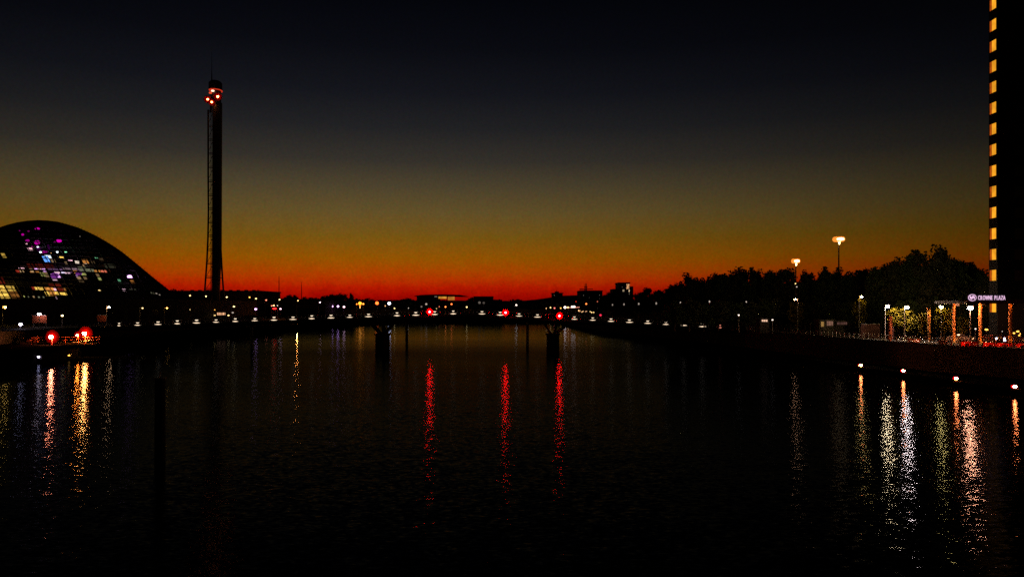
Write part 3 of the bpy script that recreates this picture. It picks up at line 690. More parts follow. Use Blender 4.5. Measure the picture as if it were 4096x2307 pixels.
for k in range(5):
    for j in range(3): win(b6, 2506.4+j*3.7, 2509.2+j*3.7, 1136.2+k*3.9, 1139.2+k*3.9, 560, (1,.5,.22), (1.6,.5,.8,1.1,1.9)[(k+j*2) % 5])
win(b6, 2490, 2497, 1158, 1166, 560, (1,.75,.45), .35); win(b6, 2515, 2518, 1159, 1167, 560, (1,.7,.4), 1.2); win(b6, 2516, 2517.6, 1171, 1178, 560, (1,.8,.6), .15)
win(b6, 2488, 2490, 1147, 1149, 560, (1,.8,.7), .15)

# thin masts
for x, y0, D, lb in ((1116,1104,440,'taller thin dark mast on the skyline right of the tower'),(1206,1127,520,'shorter thin dark mast on the far left skyline')):
    p = P(x, y0, D); t = thing('flag_mast', lb, 'mast', (p.x, D, 5.8), 'thin masts on the skyline')
    MB().tube((p.x, D, 5.8), (p.x, D, p.z-3), .3, .2, 6).build('pole', STEEL, t)
    MB().tube((p.x, D, p.z-3), (p.x, D, p.z), .18, .1, 6).build('tip', STEEL, t)

# ------------------------------------------------------------------ floodlight masts on the right
for x, y, hw, D, lb in ((3355,957,22,300,'tall floodlight mast, higher of the two, glowing orange white above trees'),(3183,1044,16,330,'smaller lower floodlight mast glowing above the gap in the trees')):
    p = P(x, y, D); t = thing('floodlight_mast', lb, 'floodlight', (p.x, D, 5.5), 'floodlight masts over the trees'); r = W(hw, D)
    MB().tube((p.x, D, 5.5), (p.x, D, p.z), .42, .22, 8).build('pole', GALV, t)
    MB().tube((p.x, D, p.z+.62), (p.x, D, p.z+.95), r*.95, r*.6, 14).build('head_frame', DARK, t)
    for k in range(10):
        a = 2*math.pi*k/10
        MB().ell((p.x+r*.68*math.cos(a), D+r*.68*math.sin(a), p.z), r*.46, r*.4, 1.0, 8, 6).build('floodlight', emat((1,.28,.035), 1.2), t)  # orange glowing rim stands in for the halo round the head
    MB().ell((p.x, D, p.z-.05), r*.86, r*1.3, .82, 16, 8).build('floodlight', emat((1,.68,.34), 6.0), t)
    MB().ell((p.x, D-.55, p.z-1.3), .35, .2, .8, 8, 6).build('floodlight', emat((1,.6,.2), 9.0), t)  # glow added in front of the pole for its lit upper part

# ------------------------------------------------------------------ hotel tower
hD = 146; HX = (3990-CX)/F*hD
ht = thing('hotel_tower', 'very tall dark hotel tower with one column of lit orange windows', 'building', (HX+4, hD, 5.5))
zb = hD+2.65
MB().box(HX, HX+30, hD, zb, 5.5, 76).build('end_bay', HOTELW, ht)
MB().box(HX+12.5, HX+40, zb+.01, zb+16, 5.5, 76).build('main_slab', HOTELW, ht)
MB().box(HX-.15, HX+40.2, hD-.15, zb-.2, 76.003, 77).build('parapet', CONC, ht)
for y in [-66,18,102,185,267,350,433,517,600,684,767,851,935,1018,1101,1228]:
    zc = P(0,y,hD+1.3).z; hh = 1.02 if y != 1228 else .95
    MB().box(HX-.02, HX-.004, hD+.22, hD+2.42, zc-hh-.06, zc+hh+.06)
    f = MB().box(HX-.06, HX-.004, hD+.14, hD+2.40, zc-hh-.09, zc+hh+.09).build('window', DARK, ht)
    MB().box(HX-.10, HX-.064, hD+.34, hD+1.55, zc-hh, zc+hh).build('pane', emat_noisy((1,.40,.02), random.uniform(.72,1.05), .7, 'lit_window', .8), f)
    MB().box(HX-.10, HX-.064, hD+1.63, hD+2.2, zc-hh, zc+hh).build('curtain', emat_noisy((1,.16,.01), .42, 1.2, 'lit_curtain', .6), f)
for k in range(16):  # unlit windows of the river front
    for j in range(7):
        zc = P(0,18+83.3*(k-1),hD).z; X0 = HX+3.2+j*3.6
        if k > 14: continue
        MB().box(X0, X0+1.7, hD-.05, hD-.004, zc-1, zc+1).build('dark_window', GLAS, ht)

# canopy, columns and sign
cn = thing('entrance_canopy', 'flat hotel entrance canopy on orange lit columns at the right edge', 'canopy', (82, 134, 5.5))
MB().prism([(76,128),(97,124),(100,141),(77.6,141)], 12.5, 13.0).build('roof', CONC, cn)
MB().prism([(75.8,127.85),(97.1,123.8),(97.1,124),(76,128.05)], 12.45, 13.1).build('fascia', STEEL, cn)
colp = []
for x, D in ((3815,138),(3921,134),(4041,130)):
    p = P(x, 1300, D); colp.append(p)
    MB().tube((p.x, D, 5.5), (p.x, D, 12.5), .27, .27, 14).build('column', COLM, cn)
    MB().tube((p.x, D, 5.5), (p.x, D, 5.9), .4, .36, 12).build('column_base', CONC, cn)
    lp = (p.x-.1, D-1.1, 5.72)
    bulb(cn, lp, .13, .1, (1,.28,.03), 150, 'uplight', 8, 5)  # unseen lamps added above and below to wash the column orange
    bulb(cn, (p.x, D-.9, 12.3), .12, .08, (1,.24,.02), 110, 'downlight', 8, 5)
    MB().box(p.x-.35, p.x+.35, D-1.15, D-1.1, 12.1, 12.5).build('light_shield', DARK, cn)  # plates added to hide these lamps from view
    MB().box(p.x-.4, p.x+.3, D-1.35, D-1.3, 5.5, 6.0).build('light_shield', DARK, cn)
sg = thing('hotel_sign', 'white lit hotel name sign with round emblem on the entrance canopy', 'sign', tuple(P(3950,1202,123)))
SGM = emat_noisy((1,.62,.9), .95, .9, 'sign_light', .7)
SD = 123
xx = 3912; text = 'CROWNE PLAZA'; cell = (4022-3912)/12.0
wid = {'C':9,'R':9.2,'O':10.4,'W':12.4,'N':9.8,'E':8,' ':5,'P':9,'L':7.2,'A':9.6,'Z':8.8}
tot = sum(wid[c] for c in text); k_ = 110/tot
for c in text:
    if c != ' ':
        cu = bpy.data.curves.new('letter', 'FONT'); cu.body = c; cu.size = 1; cu.extrude = .05; cu.offset = .0
        ob = bpy.data.objects.new('letter', cu); col.objects.link(ob); cu.materials.append(SGM)
        ob.parent = sg; ob.rotation_euler = (math.pi/2, 0, 0)
        h_ = W(17, SD)/.69; ob.location = P(xx+.4, 1199, SD)-Vector(sg['_o'])
        tw_ = W(wid[c]*k_*.92, SD); nat = {'C':.69,'R':.68,'O':.76,'W':.9,'N':.72,'E':.6,'P':.64,'L':.55,'A':.68,'Z':.64}[c]
        me = bpy.data.meshes.new_from_object(ob); me.transform(__import__('mathutils').Matrix.Diagonal((tw_/nat*.98, h_, 1, 1)))
        lo = ob.location.copy(); bpy.data.objects.remove(ob); me.name = 'letter'
        if not me.materials: me.materials.append(SGM)
        ob = bpy.data.objects.new('letter', me); col.objects.link(ob); ob.parent = sg; ob.rotation_euler = (math.pi/2, 0, 0); ob.location = lo
    xx += wid[c]*k_
m = MB(); cc = P(3889.5,1190,SD); rx, rz = W(15.5,SD), W(12.5,SD)
for i in range(24):
    a, b = 2*math.pi*i/24, 2*math.pi*(i+1)/24
    m.tube(cc+Vector((rx*math.cos(a),0,rz*math.sin(a))), cc+Vector((rx*math.cos(b),0,rz*math.sin(b))), .05, .05, 4)
m.build('emblem_ring', SGM, sg)
m = MB()
for j in (-1.6,-.6,.4,1.4):
    for i in range(6):
        x0, x1 = -1+i/3, -1+(i+1)/3
        fz = lambda u: .13*math.sin(u*4.2)+j*.11
        m.tube(cc+Vector((x0*rx*.62,0,fz(x0)+.03)), cc+Vector((x1*rx*.62,0,fz(x1)+.03)), .04, .04, 4)
m.build('emblem_waves', SGM, sg)
MB().box(P(3872,0,SD).x, P(4026,0,SD).x, SD+.12, SD+.2, P(0,1206,SD).z, P(0,1176,SD).z).build('backing_panel', DARK, sg)
for x in (3885, 3950, 4015): MB().tube(P(x,1204,SD+.15), (P(x,0,SD).x, 126.5, 12.9), .05, .05, 5).build('bracket', DARK, sg)

# ------------------------------------------------------------------ lamps on the right bank
GRR = 'street lamps on the right bank'
for x, y, D, c, s, r, lb in (
 (3881,1232,133,(1,.36,.16),495,.46,'brightest red white street lamp below the hotel sign emblem'),
 (3550,1226,150,(1,.66,.3),605,.30,'bright street lamp left of the yellow lit small tree'),
 (3628,1229,147,(1,.7,.55),715,.32,'bright pinkish street lamp among the yellow lit leaves'),
 (3765,1228,142,(1,.66,.16),182,.30,'white street lamp just left of the first orange column'),
 (3447,1187,170,(1,.6,.15),143,.24,'small high street lamp in a clump of yellow lit leaves'),
 (3181,1197,190,(1,.42,.18),66,.26,'tall thin street lamp standing under the smaller floodlight mast'),
 (4062,1233,160,WHITE,6,.24,'small white lamp right of the last orange column, upper one')):
    street_lamp(x, y, D, 5.5, c, s, r, lb, GRR, arm=(0 if x in (3881,3765) else 1 if x == 3181 else -1), flat=.7)
for x, y, D, s, lb in ((3162,1127,235,.8,'faint lamp in the leaves left of the yellow lamp under the smaller mast'),(3182,1134,225,2.5,'yellow lamp glowing through leaves under the smaller floodlight mast'),(3187,1147,225,.8,'faint lamp below the yellow lamp under the smaller mast'),
 (2985,1209,215,.9,'dim pole lamp, rightmost of the row before the right trees'),(2838,1206,225,.6,'dim pole lamp, second from the right in the tree row'),(2722,1211,240,.8,'dim pole lamp, third from the right in the tree row'),(2625,1213,300,.35,'dim pole lamp, fourth from the right in the tree row'),(2555,1215,330,.4,'dim pole lamp, fifth from the right in the tree row'),(2496,1217,350,.35,'dim pole lamp, sixth from the right in the tree row'),(2450,1219,380,.3,'dim pole lamp, leftmost of the row before the right trees'),
 (2955,1260,195,3,'small white low lamp under the right bank trees near the bridge end'),(3090,1279,185,2.5,'small white dot lamp right of the lit kiosk under the trees'),(4066,1262,150,3,'small white lamp right of the last column, lower one'),(4055,1257,150,1.2,'faint lamp between the two white lamps by the last column')):
    street_lamp(x, y, D, 5.5, YELLOW if x == 3182 else WHITE, s, .2 if D < 260 else .3, lb, GRR, arm=0, flat=1.6 if 2400 < x < 3000 and y < 1230 else .8)
# small lit trees
def small_tree(x, ytop, wpx, D, lb, ybase=None):
    g = 5.5; t = tree(x, ytop, wpx, D, g, lb, 'small lamp lit trees', mesh=SM); return t
SM = tree_mesh(21, 1500, 1.6, LEAFY)
small_tree(3600,1213,120,151.5,'small tree lit yellow green between two bright street lamps')
small_tree(3775,1215,80,143.5,'small yellow lit tree beside the white lamp left of the columns')
small_tree(3440,1176,56,171.5,'small tree with a yellow lit top under the high lamp')
small_tree(3690,1235,46,146,'thin dim tree left of the lit tapering trunk')
small_tree(3650,1262,70,149,'low dark green shrub behind the two bright lamps')
small_tree(3852,1255,50,150,'dim shrub behind the first orange column')
small_tree(3184,1190,70,200,'dim small tree around the thin lamp under the smaller mast')
t = thing('bare_tree', 'red brown lit tapering trunk standing before the dark trees', 'tree', (P(3716,0,144).x, 144, 5.5))
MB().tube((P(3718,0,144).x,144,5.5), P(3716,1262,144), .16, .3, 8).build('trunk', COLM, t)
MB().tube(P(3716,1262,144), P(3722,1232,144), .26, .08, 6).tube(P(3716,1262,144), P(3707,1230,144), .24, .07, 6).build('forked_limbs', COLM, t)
def post_lit(x, y0, y1, D, r, lb, m=TERRA):
    t = thing('gate_post', lb, 'post', (P(x,0,D).x, D, 5.5)); MB().box(P(x,0,D).x-r, P(x,0,D).x+r, D-r, D+r, 5.5, P(x,y0,D).z).build('shaft', m, t)
    MB().box(P(x,0,D).x-r*1.2, P(x,0,D).x+r*1.2, D-r*1.2, D+r*1.2, P(x,y0,D).z+.003, P(x,y0,D).z+.15).build('cap', CONC, t)
post_lit(3561,1265,1305,147,.26,'reddish square gate post under the left bright street lamp')
# low walls, kerb planters, railing
def lowwall(x0, x1, y0, y1, D, lb, m):
    g = 5.5; t = thing('low_wall', lb, 'wall', (P((x0+x1)/2,0,D).x, D, g)); z = P(0,y0,D).z
    n = max(2, int((x1-x0)/22))
    for k in range(n):
        a = P(x0+(x1-x0)*k/n,0,D).x+.02; b = P(x0+(x1-x0)*(k+1)/n,0,D).x-.02
        MB().box(a, b, D, D+.3, g, z+random.uniform(-.03,.03)).build('wall_panel', m, t)
    MB().box(P(x0,0,D).x, P(x1,0,D).x, D-.05, D+.35, z+.04, z+.14).build('coping', CONC, t)
lowwall(3443,3520,1297,1315,158,'dim pinkish low wall under the high yellow lit tree', LOWW)
lowwall(3552,3576,1310,1330,150,'short pinkish wall end right of the gate post', LOWW)
lowwall(3240,3262,1296,1305,175,'faint low wall piece left of the yellow lit doorway', LOWW)
PL = 'planters along the right bank railing'
pl = [(3635,3645,1343,140.6),(3652,3680,1345,139.5),(3760,3795,1356,132.5),(3845,3880,1365,128),(3884,3912,1370,126.6),(3934,3985,1374,125.4),(3990,4030,1376,124.6),(4036,4062,1376,123.8),(4066,4120,1375,122.8)]
for i, (x0, x1, y0, D) in enumerate(pl):
    g = 5.5; t = thing('planter', 'low red lit planter along the promenade edge, %s from the left' % ords[i], 'planter', (P((x0+x1)/2,0,D).x, D, g), PL)
    a, b = P(x0,0,D).x, P(x1,0,D).x; z = g+.52
    MB().box(a, b, D, D+.5, g, z).build('box', TERRA, t)
    MB().box(a-.04, b+.04, D-.05, D+.55, z+.002, z+.07).build('rim', TERRA, t)
    mb = MB(); R = random.Random(i)
    for k in range(60):
        c = Vector((R.uniform(a,b), R.uniform(D,D+.5), z+R.uniform(.06,.32))); v = Vector((R.gauss(0,1),R.gauss(0,1),R.gauss(0,1))).normalized()*.12; u = v.orthogonal().normalized()*.07
        mb.poly([c-v, c-u, c+v, c+u])
    mb.build('foliage', LEAF2, t)['kind'] = 'stuff'
rl = thing('promenade_railing', 'thin dark railing along the top of the right bank wall', 'railing', (74, 133, 5.5))
E = [(79.9,104),(79.5,108),(78.2,119.4),(72.8,133.2),(68.9,160),(63.9,210)]
E = [(a+.35, b) for a, b in E]
for (ax, ay), (bx, by) in zip(E, E[1:]):
    L = math.hypot(bx-ax, by-ay); n = int(L/1.6)
    for k in range(n):
        u = k/n; MB().tube((ax+(bx-ax)*u, ay+(by-ay)*u, 5.5), (ax+(bx-ax)*u, ay+(by-ay)*u, 6.6), .04, .04, 5).build('post', GALV, rl)
    for z in (6.6, 6.2, 5.8): MB().tube((ax,ay,z), (bx,by,z), .025, .025, 5).build('rail', GALV, rl)
# bollards that catch the light
for i, x in enumerate((3805,3915,3953,3986,4028,4062)):
    D = 128-i*.9; p = P(x,0,D)
    t = thing('bollard', 'pale bollard before the hotel columns, %s from the left' % ords[i], 'bollard', (p.x, D, 5.5), 'bollards before the hotel')
    MB().tube((p.x,D,5.5),(p.x,D,6.45),.1,.09,8).build('post', GALV, t); MB().ell((p.x,D,6.5),.11,.11,.09,8,5).build('cap', GALV, t)
# red lamps added to wash the planters, shielded from view
for i, (x, D) in enumerate(((3864,127.2),(3958,124.4),(4012,123.6),(4085,121.8))):
    p = P(x,0,D); t = thing('ground_light', 'tiny red ground light washing the planters, %s from the left' % ords[i], 'light', (p.x, D, 5.5), 'red ground lights')
    MB().tube((p.x,D,5.5),(p.x,D,5.56),.1,.1,8).build('base', DARK, t); bulb(t, (p.x,D,5.62), .06, .04, (1,.015,.005), 420); MB().box(p.x-.3,p.x+.3,D-.3,D-.26,5.5,5.85).build('shield', DARK, t)

# cars by the hotel
def car(x, D, rz, lb, paint, lights, g=5.5):
    p = P(x,0,D); t = thing('parked_car', lb, 'car', (p.x, D, g)); t.rotation_euler.z = rz
    def add(mb, nm, mt, par=t, sm=False):
        ob = bpy.data.objects.new(nm, mb.mesh(nm, mt, smooth=sm)); col.objects.link(ob); ob.parent = par; return ob
    prof_ = [(-2.1,.35),(-2.15,.62),(-2.0,.82),(-1.15,.95),(-.55,1.38),(.75,1.42),(1.45,.98),(2.05,.9),(2.15,.6),(2.1,.35)]
    add(MB().loft([[Vector((sx*w1, y, z)) for y, z in prof_] for sx, w1 in ((-1,.84),(-1,.78),(1,.78),(1,.84))][::3] if False else [[Vector((-.86,y,z)) for y,z in prof_],[Vector((.86,y,z)) for y,z in prof_]]), 'body', paint)
    add(MB().poly([(-.72,-1.18,.97),(.72,-1.18,.97),(.66,-.58,1.36),(-.66,-.58,1.36)]), 'windscreen', GLAS).location = (0,-.01,.012)
    for sx in (-1, 1):
        add(MB().poly([(sx*.865,-.95,.98),(sx*.865,1.2,.99),(sx*.865,.7,1.34),(sx*.865,-.5,1.32)]), 'side_window', GLAS)
        for yy in (-1.35, 1.3):
            wh = add(MB().tube((sx*.7,yy,.33),(sx*.9,yy,.33),.33,.33,14), 'wheel', TYRE); add(MB().tube((sx*.89,yy,.33),(sx*.915,yy,.33),.2,.2,10), 'rim', GALV, wh)
    for (lx_, ly, lz, r, c, s, nm) in lights: add(MB().ell((lx_,ly,lz),r*1.2,.06,r,8,5), nm, emat(c, s))
    return t
BLU=(.75,.7,1)
car(3972,139,0,'car with bright bluish white headlights facing the river by the hotel',CARP,[(-.72,-2.14,.78,.15,BLU,9,'headlight'),(.72,-2.14,.78,.15,BLU,9,'headlight'),(.74,-2.16,.42,.19,BLU,9,'fog_lamp'),(-.66,-2.14,.44,.07,WHITE,4,'fog_lamp'),(-.35,-2.05,.9,.06,OR,1.5,'number_lamp'),(.1,-2.05,.92,.05,OR,1.2,'number_lamp')])
car(4074,141,.5,'dark red car with small amber and red lamps at the right edge',CARP,[(-.75,-2.14,.78,.1,AMBER,5,'headlight'),(.75,-2.14,.78,.09,(1,.3,.2),4,'headlight'),(0,-.3,1.5,.12,AMBER,3,'roof_lamp'),(.4,-2.16,.5,.06,RED,3,'side_lamp')])
car(3838,141,1.1,'unlit grey car parked behind the first column',CARP2,[(-.7,-2.14,.7,.1,(1,.45,.2),4,'headlight')])
def wall_light(x, y, D, c, s, rx, rz, lb, cat='lantern', g=5.5):
    p = P(x,y,D); t = thing('lantern', lb, cat, (p.x, D, g), 'small lanterns by the hotel')
    MB().tube((p.x,D+.1,g),(p.x,D+.1,p.z),.04,.04,6).build('post', DARK, t); MB().tube((p.x,D,p.z+rz),(p.x,D,p.z+rz+.1),rx*1.1,.05,8).build('hood', DARK, t)
    bulb(t, p, rx, rz, c, s)
wall_light(3946,1318,136,AMBER,5,.30,.13,'flat amber lantern above the car with white headlights')
wall_light(3902,1315,136,WHITE,3,.13,.1,'small white lantern left of the second column')
wall_light(4071,1325,135,AMBER,4,.26,.13,'amber lantern above the dark red car, upper')
wall_light(4056,1332,134.5,AMBER,3,.2,.14,'amber lantern left of the dark red car')
wall_light(4077,1341,133.5,AMBER,2.6,.17,.14,'low amber lantern before the dark red car')
wall_light(3834,1339,131.5,(1,.45,.25),4,.24,.1,'orange pink lantern right of the first column foot')
wall_light(4009,1325,138,WHITE,1,.09,.07,'faint white lantern between second and third columns')

# doorway kiosks under the right trees
def kiosk(x0, x1, y0, y1, D, g, lb, c, s, n=1, name='kiosk', split=None, group=None):
    t = thing(name, lb, 'kiosk', (P((x0+x1)/2,0,D).x, D, g), group)
    a, b = P(x0-6,y1,D), P(x1+6,y0-3,D)
    MB().box(a.x, b.x, D, D+3, g, b.z).build('wall', RENDERED, t); MB().box(a.x-.2, b.x+.2, D-.3, D+3.2, b.z+.003, b.z+.2).build('roof', ROOF, t)
    for k in range(n):
        xa = x0+(x1-x0)*k/n+.8; xb = x0+(x1-x0)*(k+1)/n-.8
        p, q = P(xa,y1,D), P(xb,y0,D)
        f = MB().box(p.x-.06, q.x+.06, D-.06, D-.004, p.z-.06, q.z+.06).build('window', DARK, t)
        MB().box(p.x, q.x, D-.12, D-.064, p.z, q.z).build('pane', emat_noisy(c, s*random.uniform(.6,1.2), 2.0), f)
    return t
kiosk(3283,3296,1286,1306,172,5.5,'kiosk with a yellow lit doorway under the right trees',(1,.55,.15),.35)
kiosk(3306,3332,1284,1302,176,5.5,'kiosk with pale pink lit openings right of the yellow doorway',(1,.5,.32),.3,3)
kiosk(3348,3388,1288,1298,180,5.5,'low kiosk with a dim row of reddish windows',(1,.45,.35),.12,6)
kiosk(3046,3070,1278,1286,190,5.5,'tiny kiosk with pale lit openings near the bridge end',(1,.6,.4),1.0,3)
kiosk(868,903,1250,1260,330,6,'long lit stall with orange white glowing bands behind the bridge',(1,.5,.25),1.0,6)
kiosk(515,540,1253,1258,300,6,'small stall with reddish orange lights left of the tower',(1,.25,.12),.8,5)
kiosk(542,566,1256,1261,295,6,'small stall with dull amber lights left of the tower',(1,.4,.15),.4,4)

# ------------------------------------------------------------------ right quay red lights (low, on the wall)
RG = 'red lights along the right quay'
for (x, y, D), lb in zip(((3442,1460,140),(3612,1482,128.5),(3823,1512,113.5),(4057,1545,103)), ('farthest of the four red quay lights on the right bank','second farthest red quay light on the right bank','third red quay light on the right bank, second nearest','nearest red quay light at the right edge of the photo')):
    p = P(x,y,D); t = thing('quay_light', lb, 'light', (p.x, D, .75), RG)
    MB().tube((p.x,D,.75),(p.x,D,p.z-.1),.06,.06,8).build('post', DARK, t)
    MB().box(p.x-.45,p.x+.45,D+.12,D+.2,p.z-.2,p.z+.22).build('back_plate', REDS, t)  # red plate added behind the lens for the halo
    MB().ell((p.x,D,p.z),.40,.12,.2,12,8).build('red_lens', emat((1,.004,.004), 6), t)
    bulb(t, (p.x,D-.13,p.z), .26, .15, (1,.20,.045), 300, 'lamp_core')
# ------------------------------------------------------------------ left quay
LG = 'small white lights along the left quay'
for (x, y, D), lb, c, s in zip(((154,1427,163),(311,1407,184),(408,1394,199),(276,1421,172)), ('leftmost small white light on the left quay wall','middle small white light on the left quay under the red lamps','rightmost pale yellow light on the left quay wall','tiny amber light on the left quay between two white ones'), (VIOLET,VIOLET,YELLOW,AMBER), (16,14,6,4)):
    p = P(x,y,D); t = thing('quay_light', lb, 'light', (p.x, D, 1.0), LG)
    MB().box(p.x-.3,p.x+.6,D+.1,D+.5,p.z-.5,p.z+.3).build('bracket', DARK, t)
    bulb(t, p, .26, .13, c, s)
# red lit landing stage
stg = thing('landing_stage', 'landing stage frame lit red by the lamps on the left bank', 'landing stage', (P(260,0,186).x, 188, 2.9))
MB().box(P(100,0,186).x, P(400,0,186).x, 184, 186.5, 2.9, 3.3).build('deck', TIMBER, stg)
for x in (128,200,262,305,338,372,398): 
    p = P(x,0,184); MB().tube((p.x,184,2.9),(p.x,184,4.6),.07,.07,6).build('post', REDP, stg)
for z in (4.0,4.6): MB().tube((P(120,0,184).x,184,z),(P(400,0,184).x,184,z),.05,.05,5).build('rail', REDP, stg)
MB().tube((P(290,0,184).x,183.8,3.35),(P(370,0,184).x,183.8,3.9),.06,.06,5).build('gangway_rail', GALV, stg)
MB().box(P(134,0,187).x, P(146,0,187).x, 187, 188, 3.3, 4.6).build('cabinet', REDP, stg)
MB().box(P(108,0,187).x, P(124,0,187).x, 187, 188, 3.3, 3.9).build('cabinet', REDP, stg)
RL = 'bright red lamps on the landing stage'
for x, y, D, r, s, c, lb in ((204,1347,182,.62,605,(1,.22,.09),'bright red white lamp on the landing stage, left one by itself'),(338,1334,184,.66,825,(1,.33,.06),'largest red orange lamp on the landing stage, right of a pair'),(309,1341,183,.36,660,(1,.2,.015),'smaller red orange lamp on the landing stage, left of a pair')):
    p = P(x,y,D); t = thing('stage_lamp', lb, 'lamp', (p.x, D+.5, 2.9), RL)
    MB().tube((p.x,D+.5,2.9),(p.x,D+.5,p.z),.08,.08,6).build('post', REDP, t)
    MB().tube((p.x,D+.62,p.z),(p.x,D+.48,p.z),max(1.0,r*2.6),max(1.0,r*2.6),24).build('reflector', REDS, t)  # wide red disc added to show the lamp's halo
    bulb(t, (p.x,D,p.z), r*.68, r*.55, c, s, 'lamp_core', 12, 8)
# boards lit by lamps
def board(x0, x1, y0, y1, D, lb):
    a, b = P(x0,y1,D), P(x1,y0,D); t = thing('notice_board', lb, 'sign', ((a.x+b.x)/2, D, 6), 'lit boards on the left bank')
    MB().box(a.x, b.x, D, D+.12, a.z, b.z).build('panel', SIGNR, t)
    for x in (a.x+.3, b.x-.3): MB().tube((x,D+.2,6),(x,D+.2,b.z),.07,.07,6).build('post', GALV, t)
    MB().box(a.x-.08, b.x+.08, D-.03, D+.16, b.z+.002, b.z+.1).build('frame', GALV, t)
board(129,187,1262,1291,226,'large red brown board under a white lamp on the left bank')
board(389,427,1260,1285,240,'smaller reddish board left of the violet street lamp')
LGR = 'street lamps on the left bank'
for x, y, D, c, s, r, lb, arm in (
 (21,1229,240,(1,.5,.08),82,.34,'orange pole lamp at the far left edge of the photo',-1),
 (157,1256,224.5,(1,.7,.72),38,.5,'bright white violet lamp over the large red brown board',0),
 (249,1262,228,YELLOW,12,.36,'white lamp over a yellow glow between the two boards',0),
 (82,1297,205,VIOLET,17,.5,'bright violet white lamp low at the left, left of the big board',0),
 (436,1229,238.5,(1,.5,.2),61,.38,'violet white pole lamp beside the smaller reddish board',-1),
 (570,1232,260,YELLOW,6,.26,'pale pole lamp left of the tower, second from the dome side',-1),
 (668,1232,270,AMBER,16,.32,'orange pole lamp under the dome end, left of the tower',-1),
 (760,1238,300,YELLOW,1.6,.22,'faint pole lamp between the dome end and the tower',0),
 (859,1239,310,AMBER,2.2,.26,'thin orange pole lamp at the foot of the tower',0),
 (936,1226,320,YELLOW,5,.42,'flat yellow white lamp right of the tower foot',0),
 (914,1261,325,YELLOW,3,.42,'low white lamp at the right end of the lit stall',0),
 (859,1261,325,YELLOW,3,.36,'low white lamp at the left end of the lit stall',0),
 (931,1250,330,WHITE,.5,.5,'faint whitish lamp above the right of the lit stall',0),
 (1023,1236,350,VW,7,.55,'bright violet white round lamp left of the red signal lamps',0),
 (1095,1222,360,WARM,5,.42,'warm white lamp over the red signal lamps',0),
 (1087,1223,360,REDW,5,.3,'small reddish lamp left of the warm white signal lamp',0),
 (1095,1234,355,(1,.01,.01),8,.5,'red signal lamp on the left bank, left of the red pair',0),
 (1101,1234,355,(1,.01,.01),8,.5,'red signal lamp on the left bank, right of the red pair',0),
 (1122,1235,355,PW,9,.38,'pink white lamp right of the red pair',0),
 (1110,1222,360,WHITE,3,.2,'tiny white lamp right of the warm signal lamp',0)):
    street_lamp(x, y, D, 5.9, c, s, r, lb, LGR, arm=arm)
LGR2 = 'distant street lamps behind the tower'
for i, (x, y, s, c, lb) in enumerate(((760,1182,5,WARM,'warm lamp on the flat roof building, leftmost of its row'),(824,1185,6,YELLOW,'white lamp just left of the tower foot in the upper row'),(907,1188,6,YELLOW,'white lamp just right of the tower foot in the upper row'),(998,1189,5,AMBER,'yellow lamp in the upper row, second right of the tower'),(1024,1194,5,YELLOW,'white lamp in the upper row, third right of the tower'),(1065,1200,4,REDW,'reddish lamp in the upper row below the tree clump'),(1118,1198,5,YELLOW,'white lamp at the foot of the taller thin mast'),(1192,1202,3,YELLOW,'pale lamp below the gap between the thin masts'),(1280,1209,8,PW,'pink white lamp left of the three magenta lamps'))):
    street_lamp(x, y, 405+i*4, 5.9, c, s, .38, lb, LGR2, arm=(-.5 if i not in (3,) else 0), flat=.8)
FL = 'distant lights beyond the footbridge'
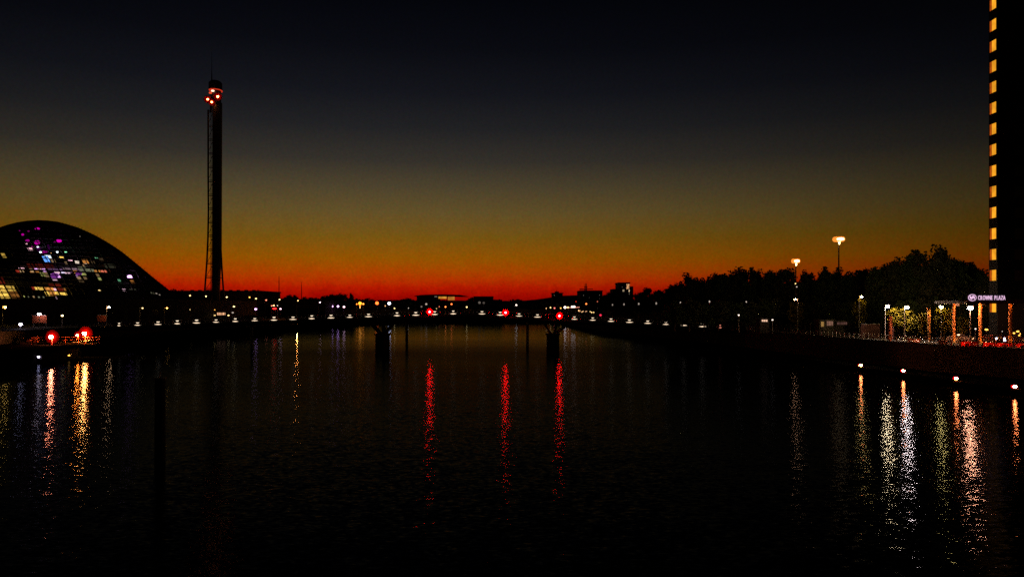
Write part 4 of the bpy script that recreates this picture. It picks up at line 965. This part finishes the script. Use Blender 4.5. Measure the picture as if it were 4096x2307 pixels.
far = [(1329,1225,4.5,VW,.65,'magenta white lamp, left of the row of three'),(1352,1225,5.0,VW,.7,'magenta white lamp, middle of the row of three'),(1376,1227,5.0,PW,.7,'magenta white lamp, right of the row of three'),
 (1440,1213,4,(1,.30,.02),1.15,'large yellow orange lamp in the middle of the orange cluster'),(1427,1216,4.0,(1,.2,.02),.45,'small orange lamp left in the orange cluster'),(1453,1215,4.5,(1,.25,.03),.6,'small orange lamp right in the orange cluster'),(1440,1225,4.0,(1,.25,.03),.5,'small orange lamp below the large yellow one'),(1440,1231,3.0,(1,.6,.2),.3,'lowest tiny lamp of the orange cluster'),
 (1508,1212,4,(1,.13,.02),1.15,'large red orange round lamp at the end of the river'),(1557,1213,5.0,(.8,.8,1),1.05,'large bluish white round lamp at the end of the river'),(1541,1223,2.0,WARM,.35,'tiny lamp between the two large round lamps'),(1578,1233,3.0,YELLOW,.45,'small white lamp low right of the bluish round lamp'),(1634,1232,1.5,WHITE,.25,'tiny white lamp left of the arena'),
 (1705,1216,0.5,WHITE,.7,'dim greyish lamp under the left of the arena'),(1686,1226,0.2,WHITE,.6,'very faint lamp left of the dim greyish one'),(1746,1234,1.5,YELLOW,.3,'tiny white lamp below the arena left side'),(1757,1226,2.0,REDW,.28,'tiny red lamp below the lit arena opening'),(1782,1227,4.5,(1,.2,.04),.5,'orange lamp below the arena, left of the redder one'),(1806,1216,4.5,(1,.15,.03),.55,'orange red lamp under the right of the arena'),(1867,1228,3.5,YELLOW,.5,'pale yellow lamp right of the arena'),
 (1918,1210,0.12,WHITE,.9,'very faint lamp on the low stepped block, left'),(1935,1211,0.07,WHITE,.8,'very faint lamp on the low stepped block, right'),
 (2065,1220,3.5,WHITE,.6,'lone white lamp in the middle of the dark far bank'),(2064,1222,1.0,WHITE,.3,'tiny companion of the lone white lamp'),
 (2185,1233,2.5,WARM,.3,'tiny warm lamp left of the row below the slab tower'),(2202,1230,3.0,YELLOW,.42,'pale lamp, second of the row below the slab tower'),(2218,1232,4.0,(1,.15,.12),.42,'red lamp in the row below the slab tower'),(2243,1232,3.5,AMBER,.42,'amber lamp in the row right of the slab tower'),
 (2260,1229,5.0,WHITE,.8,'bright white lamp at the start of the white strip'),(2272,1229,4.0,WARM,.5,'warm white lamp in the white strip'),(2304,1206,1.5,RED,.3,'tiny red lamp left of the wide dark block'),(2390,1206,0.6,REDW,.45,'dim reddish lamp on the right of the wide dark block'),
 (2345,1215,3.5,(1,.2,.04),.55,'orange star like lamp before the wide dark block'),(2315,1242,3.0,WARM,.38,'warm lamp low left before the wide dark block'),(2361,1246,2.5,YELLOW,.3,'tiny lamp, left of three low right lamps'),(2367,1249,3.0,YELLOW,.36,'tiny lamp, middle of three low right lamps'),(2375,1249,2.5,YELLOW,.34,'tiny lamp, right of three low right lamps'),(2402,1260,1.25,(1,.03,.08),.75,'crimson lamp beyond the right part of the footbridge'),
 (1188,1289,480,(1,.26,.04),.38,'orange lamp under the footbridge deck by the left bank')]
for x, y, s, c, r, lb in far:
    D = 598+ (x % 9); g = 5.8
    if x < 1400: D = 500
    if x == 1188: D, g = 385, 2.9
    if x in (2361,2367,2375,2315,2402): D = 400
    p = P(x, y, D)
    if p.z < g: g = 1.0
    rr = r*D/520
    t = street_lamp(x, y, D, g, c, s, rr*1.0, lb, FL, arm=0, flat=.95, name='distant_lamp', cat='lamp', pr=.1)
# white lit strip and slanted lights
def strip(x0, x1, y0, y1, D, r, c, s, lb):
    a, b = P(x0,y0,D), P(x1,y1,D); t = thing('light_strip', lb, 'light', ((a.x+b.x)/2, D, min(a.z,b.z)-1.5), FL)
    MB().tube(a, b, r, r, 6).build('tube', emat(c, s), t)
    for q in (a, b): MB().tube((q.x, D+.3, min(a.z,b.z)-6), q+Vector((0,.3,0)), .1, .1, 5).build('post', DARK, t)
strip(2285,2301,1227,1226.5,600,.75,WHITE,2.5,'thick bright white strip light beyond the slab tower')
strip(2255,2318,1231,1228.5,604,.22,(1,.35,.25),1.2,'thin reddish strip light under the bright white one')
strip(2326,2334,1248,1244,400,.14,(1,.55,.25),1.8,'short slanting amber strip, left of two')
strip(2341,2348,1246,1244,400,.14,(1,.5,.25),1.2,'short amber strip, right of two')
strip(2319.5,2319.5,1240,1247,400,.12,WARM,1.5,'tiny upright warm strip beside the slanting ones')
# the few moored boats' dim shapes are not discernible; the far river end is closed by a wall
fw = thing('far_quay_wall', 'dark quay wall closing the river beyond the footbridge', 'wall', (-20, 600, 0))
for k in range(20): MB().box(-82+k*6.4, -82+k*6.4+6.3, 599.2, 600, -1, 5.9+.05*(k % 3)).build('wall_panel', STONE, fw)

for o in bpy.data.objects:
    if '_o' in o: del o['_o']
sc.cycles.use_denoising = False
sc.cycles.max_bounces = 4
sc.cycles.sample_clamp_indirect = 0
